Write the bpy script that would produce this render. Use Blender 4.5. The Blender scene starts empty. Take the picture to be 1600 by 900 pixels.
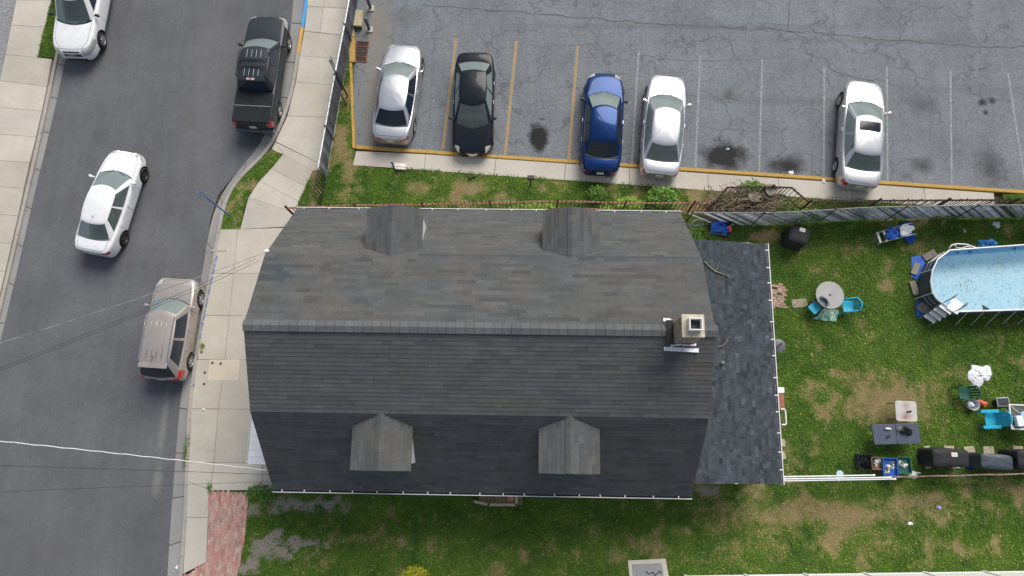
import bpy, bmesh, math, random
import numpy as np
from mathutils import Vector, Matrix
from mathutils.bvhtree import BVHTree
random.seed(7); RNG = np.random.default_rng(7)
SC = bpy.context.scene; COL = SC.collection

# ---------------------------------------------------------------- camera, sky, sun, exposure
def _basis():
    p, r, yaw, S = 0.21801545, -0.06303785, -0.07680817, 0.93
    cp, sp = math.cos(p), math.sin(p)
    fw = np.array([0, sp, -cp]); up = np.array([0, cp, sp]); rt = np.array([1.0, 0, 0])
    rt, up = math.cos(r)*rt+math.sin(r)*up, -math.sin(r)*rt+math.cos(r)*up
    c, s = math.cos(-yaw), math.sin(-yaw); Rz = np.array([[c, -s, 0], [s, c, 0], [0, 0, 1]])
    return Rz@rt, Rz@up, Rz@fw, Rz@np.array([1.24182*S, -3.95811*S, 31.5*S])
RT, UP, FW, CAM = _basis(); FPX = 1100.94
cam = bpy.data.cameras.new('camera'); camo = bpy.data.objects.new('camera', cam); COL.objects.link(camo)
cam.sensor_width = 36; cam.lens = FPX/1600*36; cam.clip_end = 2000; cam.clip_start = .1
m = Matrix.Identity(4)
for i in range(3):
    m[i][0], m[i][1], m[i][2], m[i][3] = RT[i], UP[i], -FW[i], CAM[i]
camo.matrix_world = m; SC.camera = camo

SUN_EL, SUN_AZ = math.radians(43), math.radians(24)      # azimuth from +Y towards +X
w = bpy.data.worlds.new('World'); SC.world = w; w.use_nodes = True
nt = w.node_tree; nt.nodes.clear()
sky = nt.nodes.new('ShaderNodeTexSky'); sky.sky_type = 'NISHITA'; sky.sun_disc = False
sky.sun_elevation = SUN_EL; sky.sun_rotation = SUN_AZ; sky.air_density = 1.0; sky.dust_density = 3.0
geo = nt.nodes.new('ShaderNodeTexCoord')
cl = nt.nodes.new('ShaderNodeTexNoise'); cl.inputs['Scale'].default_value = 2.2; cl.inputs['Detail'].default_value = 6
nt.links.new(geo.outputs['Generated'], cl.inputs['Vector'])
rm = nt.nodes.new('ShaderNodeMapRange'); rm.inputs[1].default_value = .36; rm.inputs[2].default_value = .6
rm.inputs[3].default_value = .1; rm.inputs[4].default_value = 1
nt.links.new(cl.outputs['Fac'], rm.inputs[0])
mx = nt.nodes.new('ShaderNodeMix'); mx.data_type = 'RGBA'
nt.links.new(rm.outputs[0], mx.inputs[0]); nt.links.new(sky.outputs[0], mx.inputs[6]); mx.inputs[7].default_value = (2.9, 3.15, 3.6, 1)
bg = nt.nodes.new('ShaderNodeBackground'); bg.inputs[1].default_value = .05
nt.links.new(mx.outputs[2], bg.inputs[0])
wo = nt.nodes.new('ShaderNodeOutputWorld'); nt.links.new(bg.outputs[0], wo.inputs[0])
sl = bpy.data.lights.new('sun', 'SUN'); sl.energy = 1.5; sl.angle = math.radians(38); sl.color = (1, .95, .88)
so = bpy.data.objects.new('sun', sl); COL.objects.link(so); so.location = (20, 40, 60)
sd = Vector((math.sin(SUN_AZ)*math.cos(SUN_EL), math.cos(SUN_AZ)*math.cos(SUN_EL), math.sin(SUN_EL)))
so.rotation_euler = sd.to_track_quat('Z', 'Y').to_euler()
SC.view_settings.view_transform = 'Standard'; SC.view_settings.look = 'None'
SC.view_settings.gamma = 1; SC.view_settings.use_curve_mapping = False
SC.view_settings.exposure = 1.38

# ---------------------------------------------------------------- helpers
def px(x, y, z=0.0):
    """the place on the level plane at height z that the survey photograph shows at (x, y)"""
    d = RT*(x-800)/FPX - UP*(y-450)/FPX + FW
    t = (z-CAM[2])/d[2]; P = CAM + d*t
    return (float(P[0]), float(P[1]))
def P3(x, y, z=0.0):
    a = px(x, y, z); return Vector((a[0], a[1], z))
def tag(o, label=None, cat=None, group=None, kind=None):
    if label: o['label'] = label
    if cat: o['category'] = cat
    if group: o['group'] = group
    if kind: o['kind'] = kind
    return o
def empty(name, loc=(0, 0, 0), rz=0, label=None, cat=None, group=None):
    o = bpy.data.objects.new(name, None); COL.objects.link(o); o.location = loc; o.rotation_euler = (0, 0, rz)
    o.empty_display_size = .1
    return tag(o, label, cat, group)
def copy_obj(o, parent=None, loc=None, rz=None):
    c = o.copy(); COL.objects.link(c); c.parent = parent
    if loc is not None: c.location = loc
    if rz is not None: c.rotation_euler = (0, 0, rz)
    return c
def copy_tree(o, loc=None, rz=None, parent=None):
    c = copy_obj(o, parent, loc, rz)
    for ch in list(o.children): copy_tree(ch, parent=c)
    return c

class MB:
    """collects shapes; build() links them as one mesh object"""
    def __init__(s): s.v = []; s.f = []; s.m = []; s.t = []; s.tint = (1, 1, 1); s.mi = 0
    def _add(s, vs, fs):
        b = len(s.v); s.v += [tuple(q) for q in vs]; s.t += [s.tint]*len(vs)
        for f in fs: s.f.append([b+i for i in f]); s.m.append(s.mi)
        return s
    def hexa(s, b, t):
        return s._add(list(b)+list(t), [(3, 2, 1, 0), (4, 5, 6, 7), (0, 1, 5, 4), (1, 2, 6, 5), (2, 3, 7, 6), (3, 0, 4, 7)])
    def box(s, c, d, rz=0, M=None):
        hx, hy, hz = d[0]/2, d[1]/2, d[2]/2; cs, sn = math.cos(rz), math.sin(rz)
        out = []
        for z in (-hz, hz):
            for x, y in ((-hx, -hy), (hx, -hy), (hx, hy), (-hx, hy)):
                q = Vector((x*cs-y*sn, x*sn+y*cs, z))
                if M is not None: q = M @ Vector((x, y, z))
                out.append(q+Vector(c))
        return s.hexa(out[:4], out[4:])
    def rbox(s, c, d, r=.03, rz=0, seg=3, top=None):
        """box with rounded upright corners and a softened top edge"""
        hx, hy, hz = d[0]/2, d[1]/2, d[2]/2; r = min(r, hx*.98, hy*.98); cs, sn = math.cos(rz), math.sin(rz)
        def ring(ins, z):
            o = []
            rr = max(r-ins, .001)
            for k, (cx, cy) in enumerate(((hx-r, hy-r), (-hx+r, hy-r), (-hx+r, -hy+r), (hx-r, -hy+r))):
                for j in range(seg+1):
                    a = math.pi/2*(k+j/seg); x = cx+rr*math.cos(a); y = cy+rr*math.sin(a)
                    o.append((c[0]+x*cs-y*sn, c[1]+x*sn+y*cs, c[2]+z))
            return o
        b = min(r*.35, hz*.5) if top is None else top
        return s.rings([ring(b*.5, -hz), ring(0, -hz+b*.5), ring(0, hz-b), ring(b*.35, hz-b*.3), ring(b, hz)])
    def rings(s, rs, cap0=True, cap1=True, closed=True):
        n = len(rs[0]); vs = [q for r in rs for q in r]; fs = []
        for i in range(len(rs)-1):
            for j in range(n if closed else n-1):
                k = (j+1) % n; fs.append((i*n+j, i*n+k, (i+1)*n+k, (i+1)*n+j))
        if cap0: fs.append(tuple(range(n-1, -1, -1)))
        if cap1: fs.append(tuple((len(rs)-1)*n+j for j in range(n)))
        return s._add(vs, fs)
    def tube(s, pts, r, seg=6, cap=True):
        pts = [Vector(q) for q in pts]; rs = []
        for i, q in enumerate(pts):
            d = (pts[min(i+1, len(pts)-1)]-pts[max(i-1, 0)]).normalized()
            a = Vector((0, 0, 1)) if abs(d.z) < .9 else Vector((1, 0, 0))
            u = d.cross(a).normalized(); v = d.cross(u).normalized(); rr = r[i] if isinstance(r, (list, tuple)) else r
            rs.append([q+(u*math.cos(2*math.pi*k/seg)+v*math.sin(2*math.pi*k/seg))*rr for k in range(seg)])
        return s.rings(rs, cap, cap)
    def lathe(s, prof, c=(0, 0, 0), seg=20, cap0=True, cap1=True, M=None):
        rs = []
        for r, z in prof:
            o = []
            for k in range(seg):
                a = 2*math.pi*k/seg; q = Vector((r*math.cos(a), r*math.sin(a), z))
                if M is not None: q = M @ q
                o.append(q+Vector(c))
            rs.append(o)
        return s.rings(rs, cap0, cap1)
    def prism(s, poly, z0, z1):
        n = len(poly); a = sum(poly[i][0]*poly[(i+1) % n][1]-poly[(i+1) % n][0]*poly[i][1] for i in range(n))
        if a < 0: poly = poly[::-1]
        return s.rings([[(x, y, z0) for x, y in poly], [(x, y, z1) for x, y in poly]])
    def sheet(s, poly, z):
        n = len(poly); a = sum(poly[i][0]*poly[(i+1) % n][1]-poly[(i+1) % n][0]*poly[i][1] for i in range(n))
        if a < 0: poly = poly[::-1]
        return s._add([(x, y, z) for x, y in poly], [tuple(range(n))])
    def ribbon(s, pts, wd, z):
        """flat strip along a plan polyline; wd a number or list"""
        n = len(pts); L = []; R = []
        for i, (x, y) in enumerate(pts):
            a = pts[max(i-1, 0)]; b = pts[min(i+1, n-1)]; dx, dy = b[0]-a[0], b[1]-a[1]; l = math.hypot(dx, dy) or 1
            h = (wd[i] if isinstance(wd, (list, tuple)) else wd)/2
            L.append((x-dy/l*h, y+dx/l*h, z)); R.append((x+dy/l*h, y-dx/l*h, z))
        return s._add(R+L, [(i, i+1, n+i+1, n+i) for i in range(n-1)])
    def grid(s, P, flip=False):
        nu, nv = len(P), len(P[0]); vs = [q for r in P for q in r]; fs = []
        for i in range(nu-1):
            for j in range(nv-1):
                f = (i*nv+j, (i+1)*nv+j, (i+1)*nv+j+1, i*nv+j+1); fs.append(f[::-1] if flip else f)
        return s._add(vs, fs)
    def build(s, name, mats, parent=None, loc=(0, 0, 0), rz=0, smooth=False, kind=None):
        me = bpy.data.meshes.new(name); me.from_pydata(s.v, [], s.f)
        if not isinstance(mats, (list, tuple)): mats = [mats]
        for q in mats: me.materials.append(q)
        if any(s.m): me.polygons.foreach_set('material_index', s.m)
        at = me.attributes.new('tint', 'FLOAT_COLOR', 'POINT')
        at.data.foreach_set('color', np.array([(t[0], t[1], t[2], 1) for t in s.t], dtype=np.float32).ravel())
        if smooth: me.shade_smooth()
        if smooth == 'auto': me.set_sharp_from_angle(angle=math.radians(40))
        me.update()
        o = bpy.data.objects.new(name, me); COL.objects.link(o); o.parent = parent; o.location = loc; o.rotation_euler = (0, 0, rz)
        if kind: o['kind'] = kind
        return o
def fast_mesh(name, V, F, mats, tint=None, attrs=None, parent=None, smooth=False):
    V = np.asarray(V, np.float32); F = np.asarray(F, np.int32); k = F.shape[1]
    me = bpy.data.meshes.new(name); me.vertices.add(len(V)); me.vertices.foreach_set('co', V.ravel())
    me.loops.add(F.size); me.loops.foreach_set('vertex_index', F.ravel())
    me.polygons.add(len(F)); me.polygons.foreach_set('loop_start', np.arange(0, F.size, k, dtype=np.int32))
    for q in (mats if isinstance(mats, (list, tuple)) else [mats]): me.materials.append(q)
    me.update(calc_edges=True)
    if tint is None: tint = np.ones((len(V), 3), np.float32)
    at = me.attributes.new('tint', 'FLOAT_COLOR', 'POINT')
    at.data.foreach_set('color', np.concatenate([tint, np.ones((len(V), 1))], 1).astype(np.float32).ravel())
    for n, a in (attrs or {}).items():
        q = me.attributes.new(n, 'FLOAT', 'POINT'); q.data.foreach_set('value', np.asarray(a, np.float32))
    if smooth: me.shade_smooth()
    o = bpy.data.objects.new(name, me); COL.objects.link(o); o.parent = parent
    return o

# value noise in plan
_T = RNG.random((256, 256))
def vnoise(x, y):
    x = np.asarray(x, float); y = np.asarray(y, float); xi = np.floor(x).astype(int); yi = np.floor(y).astype(int)
    fx = x-xi; fy = y-yi; fx = fx*fx*(3-2*fx); fy = fy*fy*(3-2*fy)
    g = lambda a, b: _T[a % 256, b % 256]
    return (g(xi, yi)*(1-fx)+g(xi+1, yi)*fx)*(1-fy)+(g(xi, yi+1)*(1-fx)+g(xi+1, yi+1)*fx)*fy
def fbm(x, y, o=4):
    s = 0; a = .5
    for i in range(o): s = s+a*vnoise(x*2**i+i*17.3, y*2**i+i*9.1); a *= .5
    return s/(1-.5**o)

# ---------------------------------------------------------------- materials
def srgb(r, g, b):
    f = lambda c: (c/255/12.92) if c/255 <= .04045 else ((c/255+.055)/1.055)**2.4
    return (f(r), f(g), f(b))
class NT:
    def __init__(s, name):
        s.mat = bpy.data.materials.new(name); s.mat.use_nodes = True; s.t = s.mat.node_tree; s.t.nodes.clear()
        s.out = s.t.nodes.new('ShaderNodeOutputMaterial'); s.p = s.t.nodes.new('ShaderNodeBsdfPrincipled')
        s.t.links.new(s.p.outputs[0], s.out.inputs[0]); s.pos = s.n('ShaderNodeNewGeometry').outputs['Position']
    def n(s, t, **k):
        q = s.t.nodes.new(t)
        for a, b in k.items(): setattr(q, a, b)
        return q
    def l(s, a, b): s.t.links.new(a, b)
    def put(s, sock, v):
        if hasattr(v, 'is_linked') or isinstance(v, bpy.types.NodeSocket): s.l(v, sock)
        elif isinstance(v, (tuple, list)) and len(v) == 3 and sock.type == 'RGBA': sock.default_value = (*v, 1)
        else: sock.default_value = v
    def noise(s, scale, detail=4, rough=.6, vec=None, dist=0):
        q = s.n('ShaderNodeTexNoise'); q.inputs['Scale'].default_value = scale; q.inputs['Detail'].default_value = detail
        q.inputs['Roughness'].default_value = rough; q.inputs['Distortion'].default_value = dist
        s.l(vec if vec is not None else s.pos, q.inputs['Vector']); return q.outputs['Fac']
    def vor(s, scale, feat='F1', vec=None):
        q = s.n('ShaderNodeTexVoronoi', feature=feat); q.inputs['Scale'].default_value = scale
        s.l(vec if vec is not None else s.pos, q.inputs['Vector']); return q
    def math(s, op, a, b=0.0, clamp=False):
        q = s.n('ShaderNodeMath', operation=op, use_clamp=clamp); s.put(q.inputs[0], a); s.put(q.inputs[1], b); return q.outputs[0]
    def ramp(s, v, a, b, c=0.0, d=1.0):
        q = s.n('ShaderNodeMapRange'); s.put(q.inputs[0], v)
        for i, k in enumerate((a, b, c, d)): q.inputs[i+1].default_value = k
        return q.outputs[0]
    def mix(s, f, a, b, mode='MIX'):
        q = s.n('ShaderNodeMix', data_type='RGBA', blend_type=mode); s.put(q.inputs[0], f); s.put(q.inputs[6], a); s.put(q.inputs[7], b); return q.outputs[2]
    def scale(s, vec, k):
        q = s.n('ShaderNodeVectorMath', operation='MULTIPLY'); s.l(vec, q.inputs[0]); q.inputs[1].default_value = k; return q.outputs[0]
    def attr(s, name, out='Fac'):
        return s.n('ShaderNodeAttribute', attribute_name=name).outputs[out]
    def tint(s, col):
        a = s.mix(1.0, col, s.attr('tint', 'Color'), 'MULTIPLY')
        return s.mix(1.0, a, s.n('ShaderNodeObjectInfo').outputs['Color'], 'MULTIPLY')
    def bump(s, h, st, dist=.02):
        q = s.n('ShaderNodeBump'); q.inputs['Strength'].default_value = st; q.inputs['Distance'].default_value = dist
        s.put(q.inputs['Height'], h); s.l(q.outputs[0], s.p.inputs['Normal'])
    def blob(s, col, xy, rx, ry, c, k=1.0, soft=.5, nz=None, wob=.9):
        q = s.n('ShaderNodeVectorMath', operation='SUBTRACT'); s.l(s.pos, q.inputs[0]); q.inputs[1].default_value = (xy[0], xy[1], 0)
        q = s.scale(q.outputs[0], (1/rx, 1/ry, 0)); ln = s.n('ShaderNodeVectorMath', operation='LENGTH'); s.l(q, ln.inputs[0])
        d = s.math('ADD', ln.outputs['Value'], s.math('MULTIPLY', s.math('SUBTRACT', nz, .5), wob*2))
        return s.mix(s.ramp(d, 1+soft*.4, 1-soft, 0, k), col, c)
    def done(s, col, rough=.7, metal=0, spec=.5, coat=0):
        s.put(s.p.inputs['Base Color'], col); s.put(s.p.inputs['Roughness'], rough); s.p.inputs['Metallic'].default_value = metal
        s.p.inputs['Specular IOR Level'].default_value = spec; s.p.inputs['Coat Weight'].default_value = coat; s.p.inputs['Coat Roughness'].default_value = .03
        return s.mat
def mat(name, col, rough=.6, metal=0, var=.12, scale=6, bump=0, bscale=40, coat=0, spec=.5, col2=None, tint=False, fine=0):
    q = NT(name); a = tuple(c*(1-var) for c in col); b = tuple(min(1, c*(1+var)) for c in col) if col2 is None else col2
    c = q.mix(q.ramp(q.noise(scale), .32, .68), a, b)
    if fine: c = q.mix(q.ramp(q.noise(90, 2), .35, .65, 0, fine), c, tuple(k*.3 for k in col))
    if tint: c = q.tint(c)
    if bump: q.bump(q.noise(bscale, 3), bump)
    return q.done(c, rough, metal, spec, coat)

ASPH_ROAD = srgb(98, 98, 100); ASPH_LOT = srgb(120, 125, 130)
def asphalt(name, base, stains=(), cracks=False, gr=1.0):
    q = NT(name)
    big = q.noise(.35, 5, .65); c = q.mix(q.ramp(big, .35, .68), tuple(k*.8 for k in base), tuple(k*1.14 for k in base))
    st = q.noise(1.0, 4, .6, q.scale(q.pos, (2.2, .25, 1)))
    c = q.mix(q.ramp(st, .42, .72, 0, .32), c, tuple(k*1.35 for k in base))
    c = q.mix(q.ramp(q.noise(2.2, 6, .75), .5, .72, 0, .42), c, (base[0]*.72, base[1]*.7, base[2]*.67))
    sp = q.noise(9.5, 2, .9); c = q.mix(q.ramp(sp, .44, .56, 0, .6*gr), c, tuple(k*.6 for k in base))
    sp2 = q.vor(12).outputs['Distance']; c = q.mix(q.ramp(sp2, .34, .14, 0, .62*gr), c, tuple(min(1, k*1.6) for k in base))
    if cracks:
        wv = q.n('ShaderNodeVectorMath', operation='ADD'); q.l(q.pos, wv.inputs[0])
        nz = q.n('ShaderNodeTexNoise'); nz.inputs['Scale'].default_value = 1.4; q.l(q.pos, nz.inputs['Vector']); q.l(nz.outputs['Color'], wv.inputs[1])
        for vs_, wd_, lo_, am_ in ((.4, .018, .38, .55), (1.05, .034, .44, .45)):
            e = q.vor(vs_, 'DISTANCE_TO_EDGE', wv.outputs[0]).outputs['Distance']
            k = q.math('MULTIPLY', q.ramp(e, wd_, wd_*.3), q.ramp(q.noise(.45+vs_*.2, 3), lo_, lo_+.12)); c = q.mix(q.math('MULTIPLY', k, am_), c, tuple(k*.45 for k in base))
    nz = q.noise(1.6, 5, .65)
    for (xy, rx, ry, col, k, soft) in stains: c = q.blob(c, xy, rx, ry, col, k, soft, nz, .8)
    q.bump(q.noise(45, 3, .7), .35, .012)
    return q.done(c, .88, spec=.3)
def concrete(name, base, worn=.5):
    q = NT(name); c = q.mix(q.ramp(q.noise(.7, 5, .65), .3, .7), tuple(k*.88 for k in base), tuple(min(1, k*1.08) for k in base))
    c = q.mix(q.ramp(q.noise(5, 5, .7), .52, .8, 0, worn), c, (base[0]*.72, base[1]*.7, base[2]*.66))
    c = q.mix(q.ramp(q.noise(60, 2, .8), .5, .7, 0, .25), c, tuple(k*.7 for k in base)); c = q.tint(c)
    q.bump(q.noise(50, 3), .2, .006); return q.done(c, .9, spec=.25)
M = {}
M['concrete'] = concrete('concrete', srgb(188, 182, 171)); M['gutter'] = concrete('gutter_concrete', srgb(148, 146, 143), .7)
M['kerb'] = concrete('kerb_concrete', srgb(165, 160, 152), .8)
def worn_paint(name, col, under, amt=.5, lo=.42):
    q = NT(name); k = q.ramp(q.noise(9, 6, .75), lo, lo+.22, 0, 1); k2 = q.math('MULTIPLY', k, amt)
    c = q.mix(k2, q.mix(q.ramp(q.noise(2.5), .3, .7), tuple(i*.85 for i in col), col), under); q.bump(q.noise(45, 3), .2, .01)
    return q.done(c, .8, spec=.3)
M['yellow_kerb'] = worn_paint('yellow_kerb_paint', srgb(196, 156, 74), srgb(140, 128, 104), .8, .46)
M['yellow_line'] = worn_paint('yellow_line_paint', srgb(178, 146, 88), ASPH_LOT, .85, .42)
M['white_line'] = worn_paint('white_line_paint', srgb(176, 177, 178), ASPH_LOT, .95, .34)
M['blue_kerb'] = worn_paint('blue_kerb_paint', srgb(80, 160, 215), srgb(120, 130, 140), .5, .55)
M['orange_kerb'] = worn_paint('orange_kerb_paint', srgb(205, 165, 95), srgb(150, 140, 120), .5, .55)
M['white'] = mat('white_vinyl', (.78, .79, .8), .45, var=.06); M['whitemetal'] = mat('white_painted_metal', (.8, .81, .83), .4, var=.05)
M['black'] = mat('black_plastic', (.018, .019, .022), .5, var=.2); M['iron'] = mat('black_iron', (.028, .026, .026), .55, var=.3, bump=.1)
M['rust'] = mat('rusty_iron', srgb(98, 62, 48), .8, var=.3, scale=9, col2=srgb(150, 92, 68), bump=.2)
M['rustdark'] = mat('dark_rusty_iron', srgb(62, 42, 36), .8, var=.3, scale=9, bump=.2)
M['galv'] = mat('galvanised_steel', (.45, .46, .48), .4, .7, var=.15); M['slat'] = mat('grey_plastic_slat', (.36, .38, .42), .5, var=.25, scale=3, tint=True)
M['wire'] = mat('fence_wire', (.16, .165, .175), .5, .5)
M['cable'] = mat('black_cable', (.02, .02, .02), .6); M['whitecable'] = mat('white_cable', (.7, .7, .72), .5)
M['rubber'] = mat('tyre_rubber', (.014, .014, .015), .75, var=.2); M['alloy'] = mat('alloy_wheel', (.5, .5, .51), .3, .8, var=.1)
M['darkalloy'] = mat('bronze_alloy_wheel', (.12, .1, .08), .35, .7, var=.1)
M['chrome'] = mat('chrome_trim', (.75, .76, .78), .18, 1, var=.03); M['interior'] = mat('car_interior', (.13, .135, .135), .8, var=.3)
M['seat_tan'] = mat('tan_seat_fabric', (.42, .38, .3), .85); M['seat_grey'] = mat('grey_seat_fabric', (.27, .27, .28), .85)
M['headlight'] = mat('headlight_lens', (.42, .43, .4), .12, coat=1, var=.2, scale=14); M['taillight'] = mat('taillight_lens', (.42, .02, .02), .12, coat=1, var=.25, scale=12)
M['plate'] = mat('number_plate', (.55, .55, .42), .5); M['darktrim'] = mat('dark_trim', (.012, .012, .013), .5)
def glass(name, tintc=(.3, .36, .34), op=.35, base=(.02, .026, .026)):
    q = NT(name); q.p.inputs['Base Color'].default_value = (*base, 1); q.p.inputs['Roughness'].default_value = .04; q.p.inputs['Specular IOR Level'].default_value = .7
    tr = q.n('ShaderNodeBsdfTransparent'); tr.inputs[0].default_value = (*tintc, 1)
    mxs = q.n('ShaderNodeMixShader'); fr = q.n('ShaderNodeFresnel'); fr.inputs[0].default_value = 1.5
    f = q.math('ADD', q.math('MULTIPLY', fr.outputs[0], 1.0), op, True)
    q.l(f, mxs.inputs[0]); q.l(tr.outputs[0], mxs.inputs[1]); q.l(q.p.outputs[0], mxs.inputs[2]); q.l(mxs.outputs[0], q.out.inputs[0]); return q.mat
M['glass'] = glass('car_glass', (.5, .6, .57), .36, (.17, .215, .215)); M['glass_dark'] = glass('tinted_car_glass', (.2, .23, .26), .45, (.02, .03, .045)); M['clear'] = glass('clear_plastic', (.85, .88, .9), .25, (.5, .52, .54))

# ---------------------------------------------------------------- the setting: ground, street, kerbs, pavements, parking lot, lawns
ZS, ZL = .12, .10            # pavement and lawn levels
soil = mat('soil', srgb(92, 78, 60), .95, var=.3, scale=3, col2=srgb(70, 80, 45))
g = MB(); g.sheet([(-300, -300), (300, -300), (300, 300), (-300, 300)], -.06); g = g.build('ground', soil); tag(g, kind='structure')

def pxl(pts, z=0): return [px(a, b, z) for a, b in pts]
EDGE_R = [(471, -150), (461, -60), (459, 0), (456, 34), (450, 78), (443, 117), (436, 150), (424, 190), (410, 224), (385, 252), (359, 282), (341, 305), (330, 337), (326, 361), (318, 418), (303, 500), (292, 560), (283, 610), (278, 667), (272, 750), (267, 807), (262, 898), (252, 1060)]
KERB_R = [(495, -150), (485, -60), (482, 0), (476, 33), (469, 78), (463, 117), (457, 150), (443, 192), (428, 222), (422, 234), (398, 259), (371, 281), (359, 298), (352, 317), (348, 337), (345, 356), (339, 396), (325, 465), (309, 562), (303, 600), (297, 660), (295, 733), (292, 817), (285, 898), (276, 1060)]
EDGE_L = [(158, -150), (136, -60), (122, 0), (104, 87), (79, 200), (52, 312), (27, 424), (0, 535), (-40, 700), (-85, 900), (-125, 1060)]
KERB_L = [(140, -150), (119, -60), (106, 0), (86, 84), (61, 202), (36, 312), (10, 424), (-15, 530), (-54, 700), (-98, 900), (-138, 1060)]
oil = (.012, .011, .011)
road_st_shade = [(px(256, 660), .15, 1.3, srgb(148, 145, 140), .4, .9), (px(246, 752), .2, .6, srgb(150, 147, 142), .4, .9), (px(330, 130), 1.0, 5, srgb(122, 118, 112), .22, .9), (px(398, 222), .9, .7, (.03, .03, .03), .45, .9), (px(60, 860), 2.2, 1.6, srgb(88, 88, 92), .4, .9)]  # the near-black blob paints the pickup's shadow; the rest are scuffs and stains
M['road'] = asphalt('street_asphalt', srgb(98, 99, 103), road_st_shade, False, .38)
b = MB(); b.sheet(pxl(EDGE_L)+pxl(EDGE_R)[::-1], 0); street = b.build('street', M['road']); tag(street, kind='structure')

def offset(pts, d):
    o = []; n = len(pts)
    for i, (x, y) in enumerate(pts):
        a = pts[max(i-1, 0)]; c = pts[min(i+1, n-1)]; dx, dy = c[0]-a[0], c[1]-a[1]; l = math.hypot(dx, dy)
        o.append((x-dy/l*d, y+dx/l*d))
    return o
def resample(pts, step):
    out = [pts[0]]; 
    for a, c in zip(pts, pts[1:]):
        n = max(1, int(math.hypot(c[0]-a[0], c[1]-a[1])/step))
        for k in range(1, n+1): out.append((a[0]+(c[0]-a[0])*k/n, a[1]+(c[1]-a[1])*k/n))
    return out
def smooth_line(pts, step=.5, it=3):
    p = resample(pts, step)
    for _ in range(it): p = [p[0]]+[((p[i-1][0]+2*p[i][0]+p[i+1][0])/4, (p[i-1][1]+2*p[i][1]+p[i+1][1])/4) for i in range(1, len(p)-1)]+[p[-1]]
    return p
def gutter(name, edge, kerbline, side):
    """concrete channel in cast lengths between the asphalt and the kerb"""
    e = smooth_line(pxl(edge), .5); k = smooth_line(pxl(kerbline, ZS), .5)
    n = 40; 
    def at(l, t):
        t = t*(len(l)-1); i = min(int(t), len(l)-2); f = t-i; return (l[i][0]+(l[i+1][0]-l[i][0])*f, l[i][1]+(l[i+1][1]-l[i][1])*f)
    base = MB(); base.sheet([at(e, j/60) for j in range(61)]+[at(k, j/60) for j in range(60, -1, -1)], .003)
    root = base.build(name, mat(name+'_joint', (.09, .085, .075), .9)); tag(root, kind='structure')
    for j in range(n//2):
        t0, t1 = j*2/n+.0006, (j*2+2)/n-.0006
        q = MB(); v = random.uniform(.9, 1.06); q.tint = (v, v, v*1.01)
        ts = [t0+(t1-t0)*i/6 for i in range(7)]
        kk = [at(k, t) for t in ts]; ee = [at(e, t) for t in ts]
        q.rings([[(x, y, z) for (x, y) in row] for row, z in ((ee, -.02), (ee, .01), (kk, .014), (kk, -.02))], False, False, closed=False)
        q.build('gutter_slab', M['gutter'], root)
    return e, k
def kerb(name, line, side, wd=.15, z0=-.04, z1=.135, mats=None, pieces=None, label=None):
    """kerb stones along a plan line; side +1 puts the stone left of the line"""
    l = line; root = None; L = [0]
    for a, c in zip(l, l[1:]): L.append(L[-1]+math.hypot(c[0]-a[0], c[1]-a[1]))
    def at(s):
        s = min(max(s, 0), L[-1])
        for i in range(len(L)-1):
            if s <= L[i+1]: f = (s-L[i])/max(1e-6, L[i+1]-L[i]); return (l[i][0]+(l[i+1][0]-l[i][0])*f, l[i][1]+(l[i+1][1]-l[i][1])*f)
        return l[-1]
    bb = MB(); bb.ribbon(offset(l, side*wd/2), wd*.8, .02); root = bb.build(name, soil); tag(root, kind='structure')
    s = 0; n = 0
    while s < L[-1]-.05:
        ln = 2.4 if pieces is None else pieces; e = min(s+ln, L[-1]); 
        pts = [at(s+.006+(e-s-.012)*i/4) for i in range(5)]; o = offset(pts, side*wd)
        q = MB(); v = random.uniform(.92, 1.05); q.tint = (v, v, v)
        c1 = offset(pts, side*.02); c2 = offset(pts, side*(wd-.015))
        rr = [[(x, y, z) for x, y in row] for row, z in ((pts, z0), (pts, z1-.02), (c1, z1), (c2, z1), (o, z1-.015), (o, z0))]
        # close the ends
        nn = 5; b0 = len(q.v); q.rings(rr, False, False, closed=False)
        q.f.append([b0+i*nn for i in range(6)]); q.f.append([b0+i*nn+4 for i in range(5, -1, -1)]); q.m += [0, 0]
        mm = M['kerb'] if mats is None else mats(at((s+e)/2))
        q.build('kerb_stone', mm, root); s = e
    return root
M['mark'] = worn_paint('blue_survey_mark', srgb(70, 125, 190), srgb(140, 150, 160), .7, .5)
gutter('gutter_right', EDGE_R, KERB_R, 1); gutter('gutter_left', EDGE_L, KERB_L, -1)
KR = smooth_line(pxl(KERB_R, ZS), .4); KL = smooth_line(pxl(KERB_L, ZS), .4)
yb0, yb1, yo1 = px(480, 0, ZS)[1]-.1, px(473, 33, ZS)[1], px(466, 78, ZS)[1]
def kr_mat(p):
    if p[1] > yb1: return M['blue_kerb']
    if p[1] > yo1: return M['orange_kerb']
    return M['kerb']
kerb('kerb_right', KR, -1, .16, mats=kr_mat, pieces=1.33); kerb('kerb_left', KL, 1, .15)
krr = bpy.data.objects['kerb_right']; rdm = random.Random(12)
for a, c in zip([(338, 400), (335, 412), (331, 432), (327.5, 448), (324, 465), (320, 484), (316, 504), (312.5, 522), (308.5, 556), (302, 600)], [(336.5, 408), (332, 428), (328.5, 444), (325, 460), (321, 480), (317, 500), (313.5, 516), (311.5, 529), (307, 562), (301, 604)]):
    A, B = px(*a, .14), px(*c, .14); q = MB(); n = 6; q.ribbon([(A[0]+(B[0]-A[0])*i/n+rdm.uniform(-.01, .01)+.02, A[1]+(B[1]-A[1])*i/n) for i in range(n+1)], [rdm.uniform(.03, .07) for _ in range(n+1)], .1385); q.build('paint_mark', M['mark'], krr)
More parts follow.
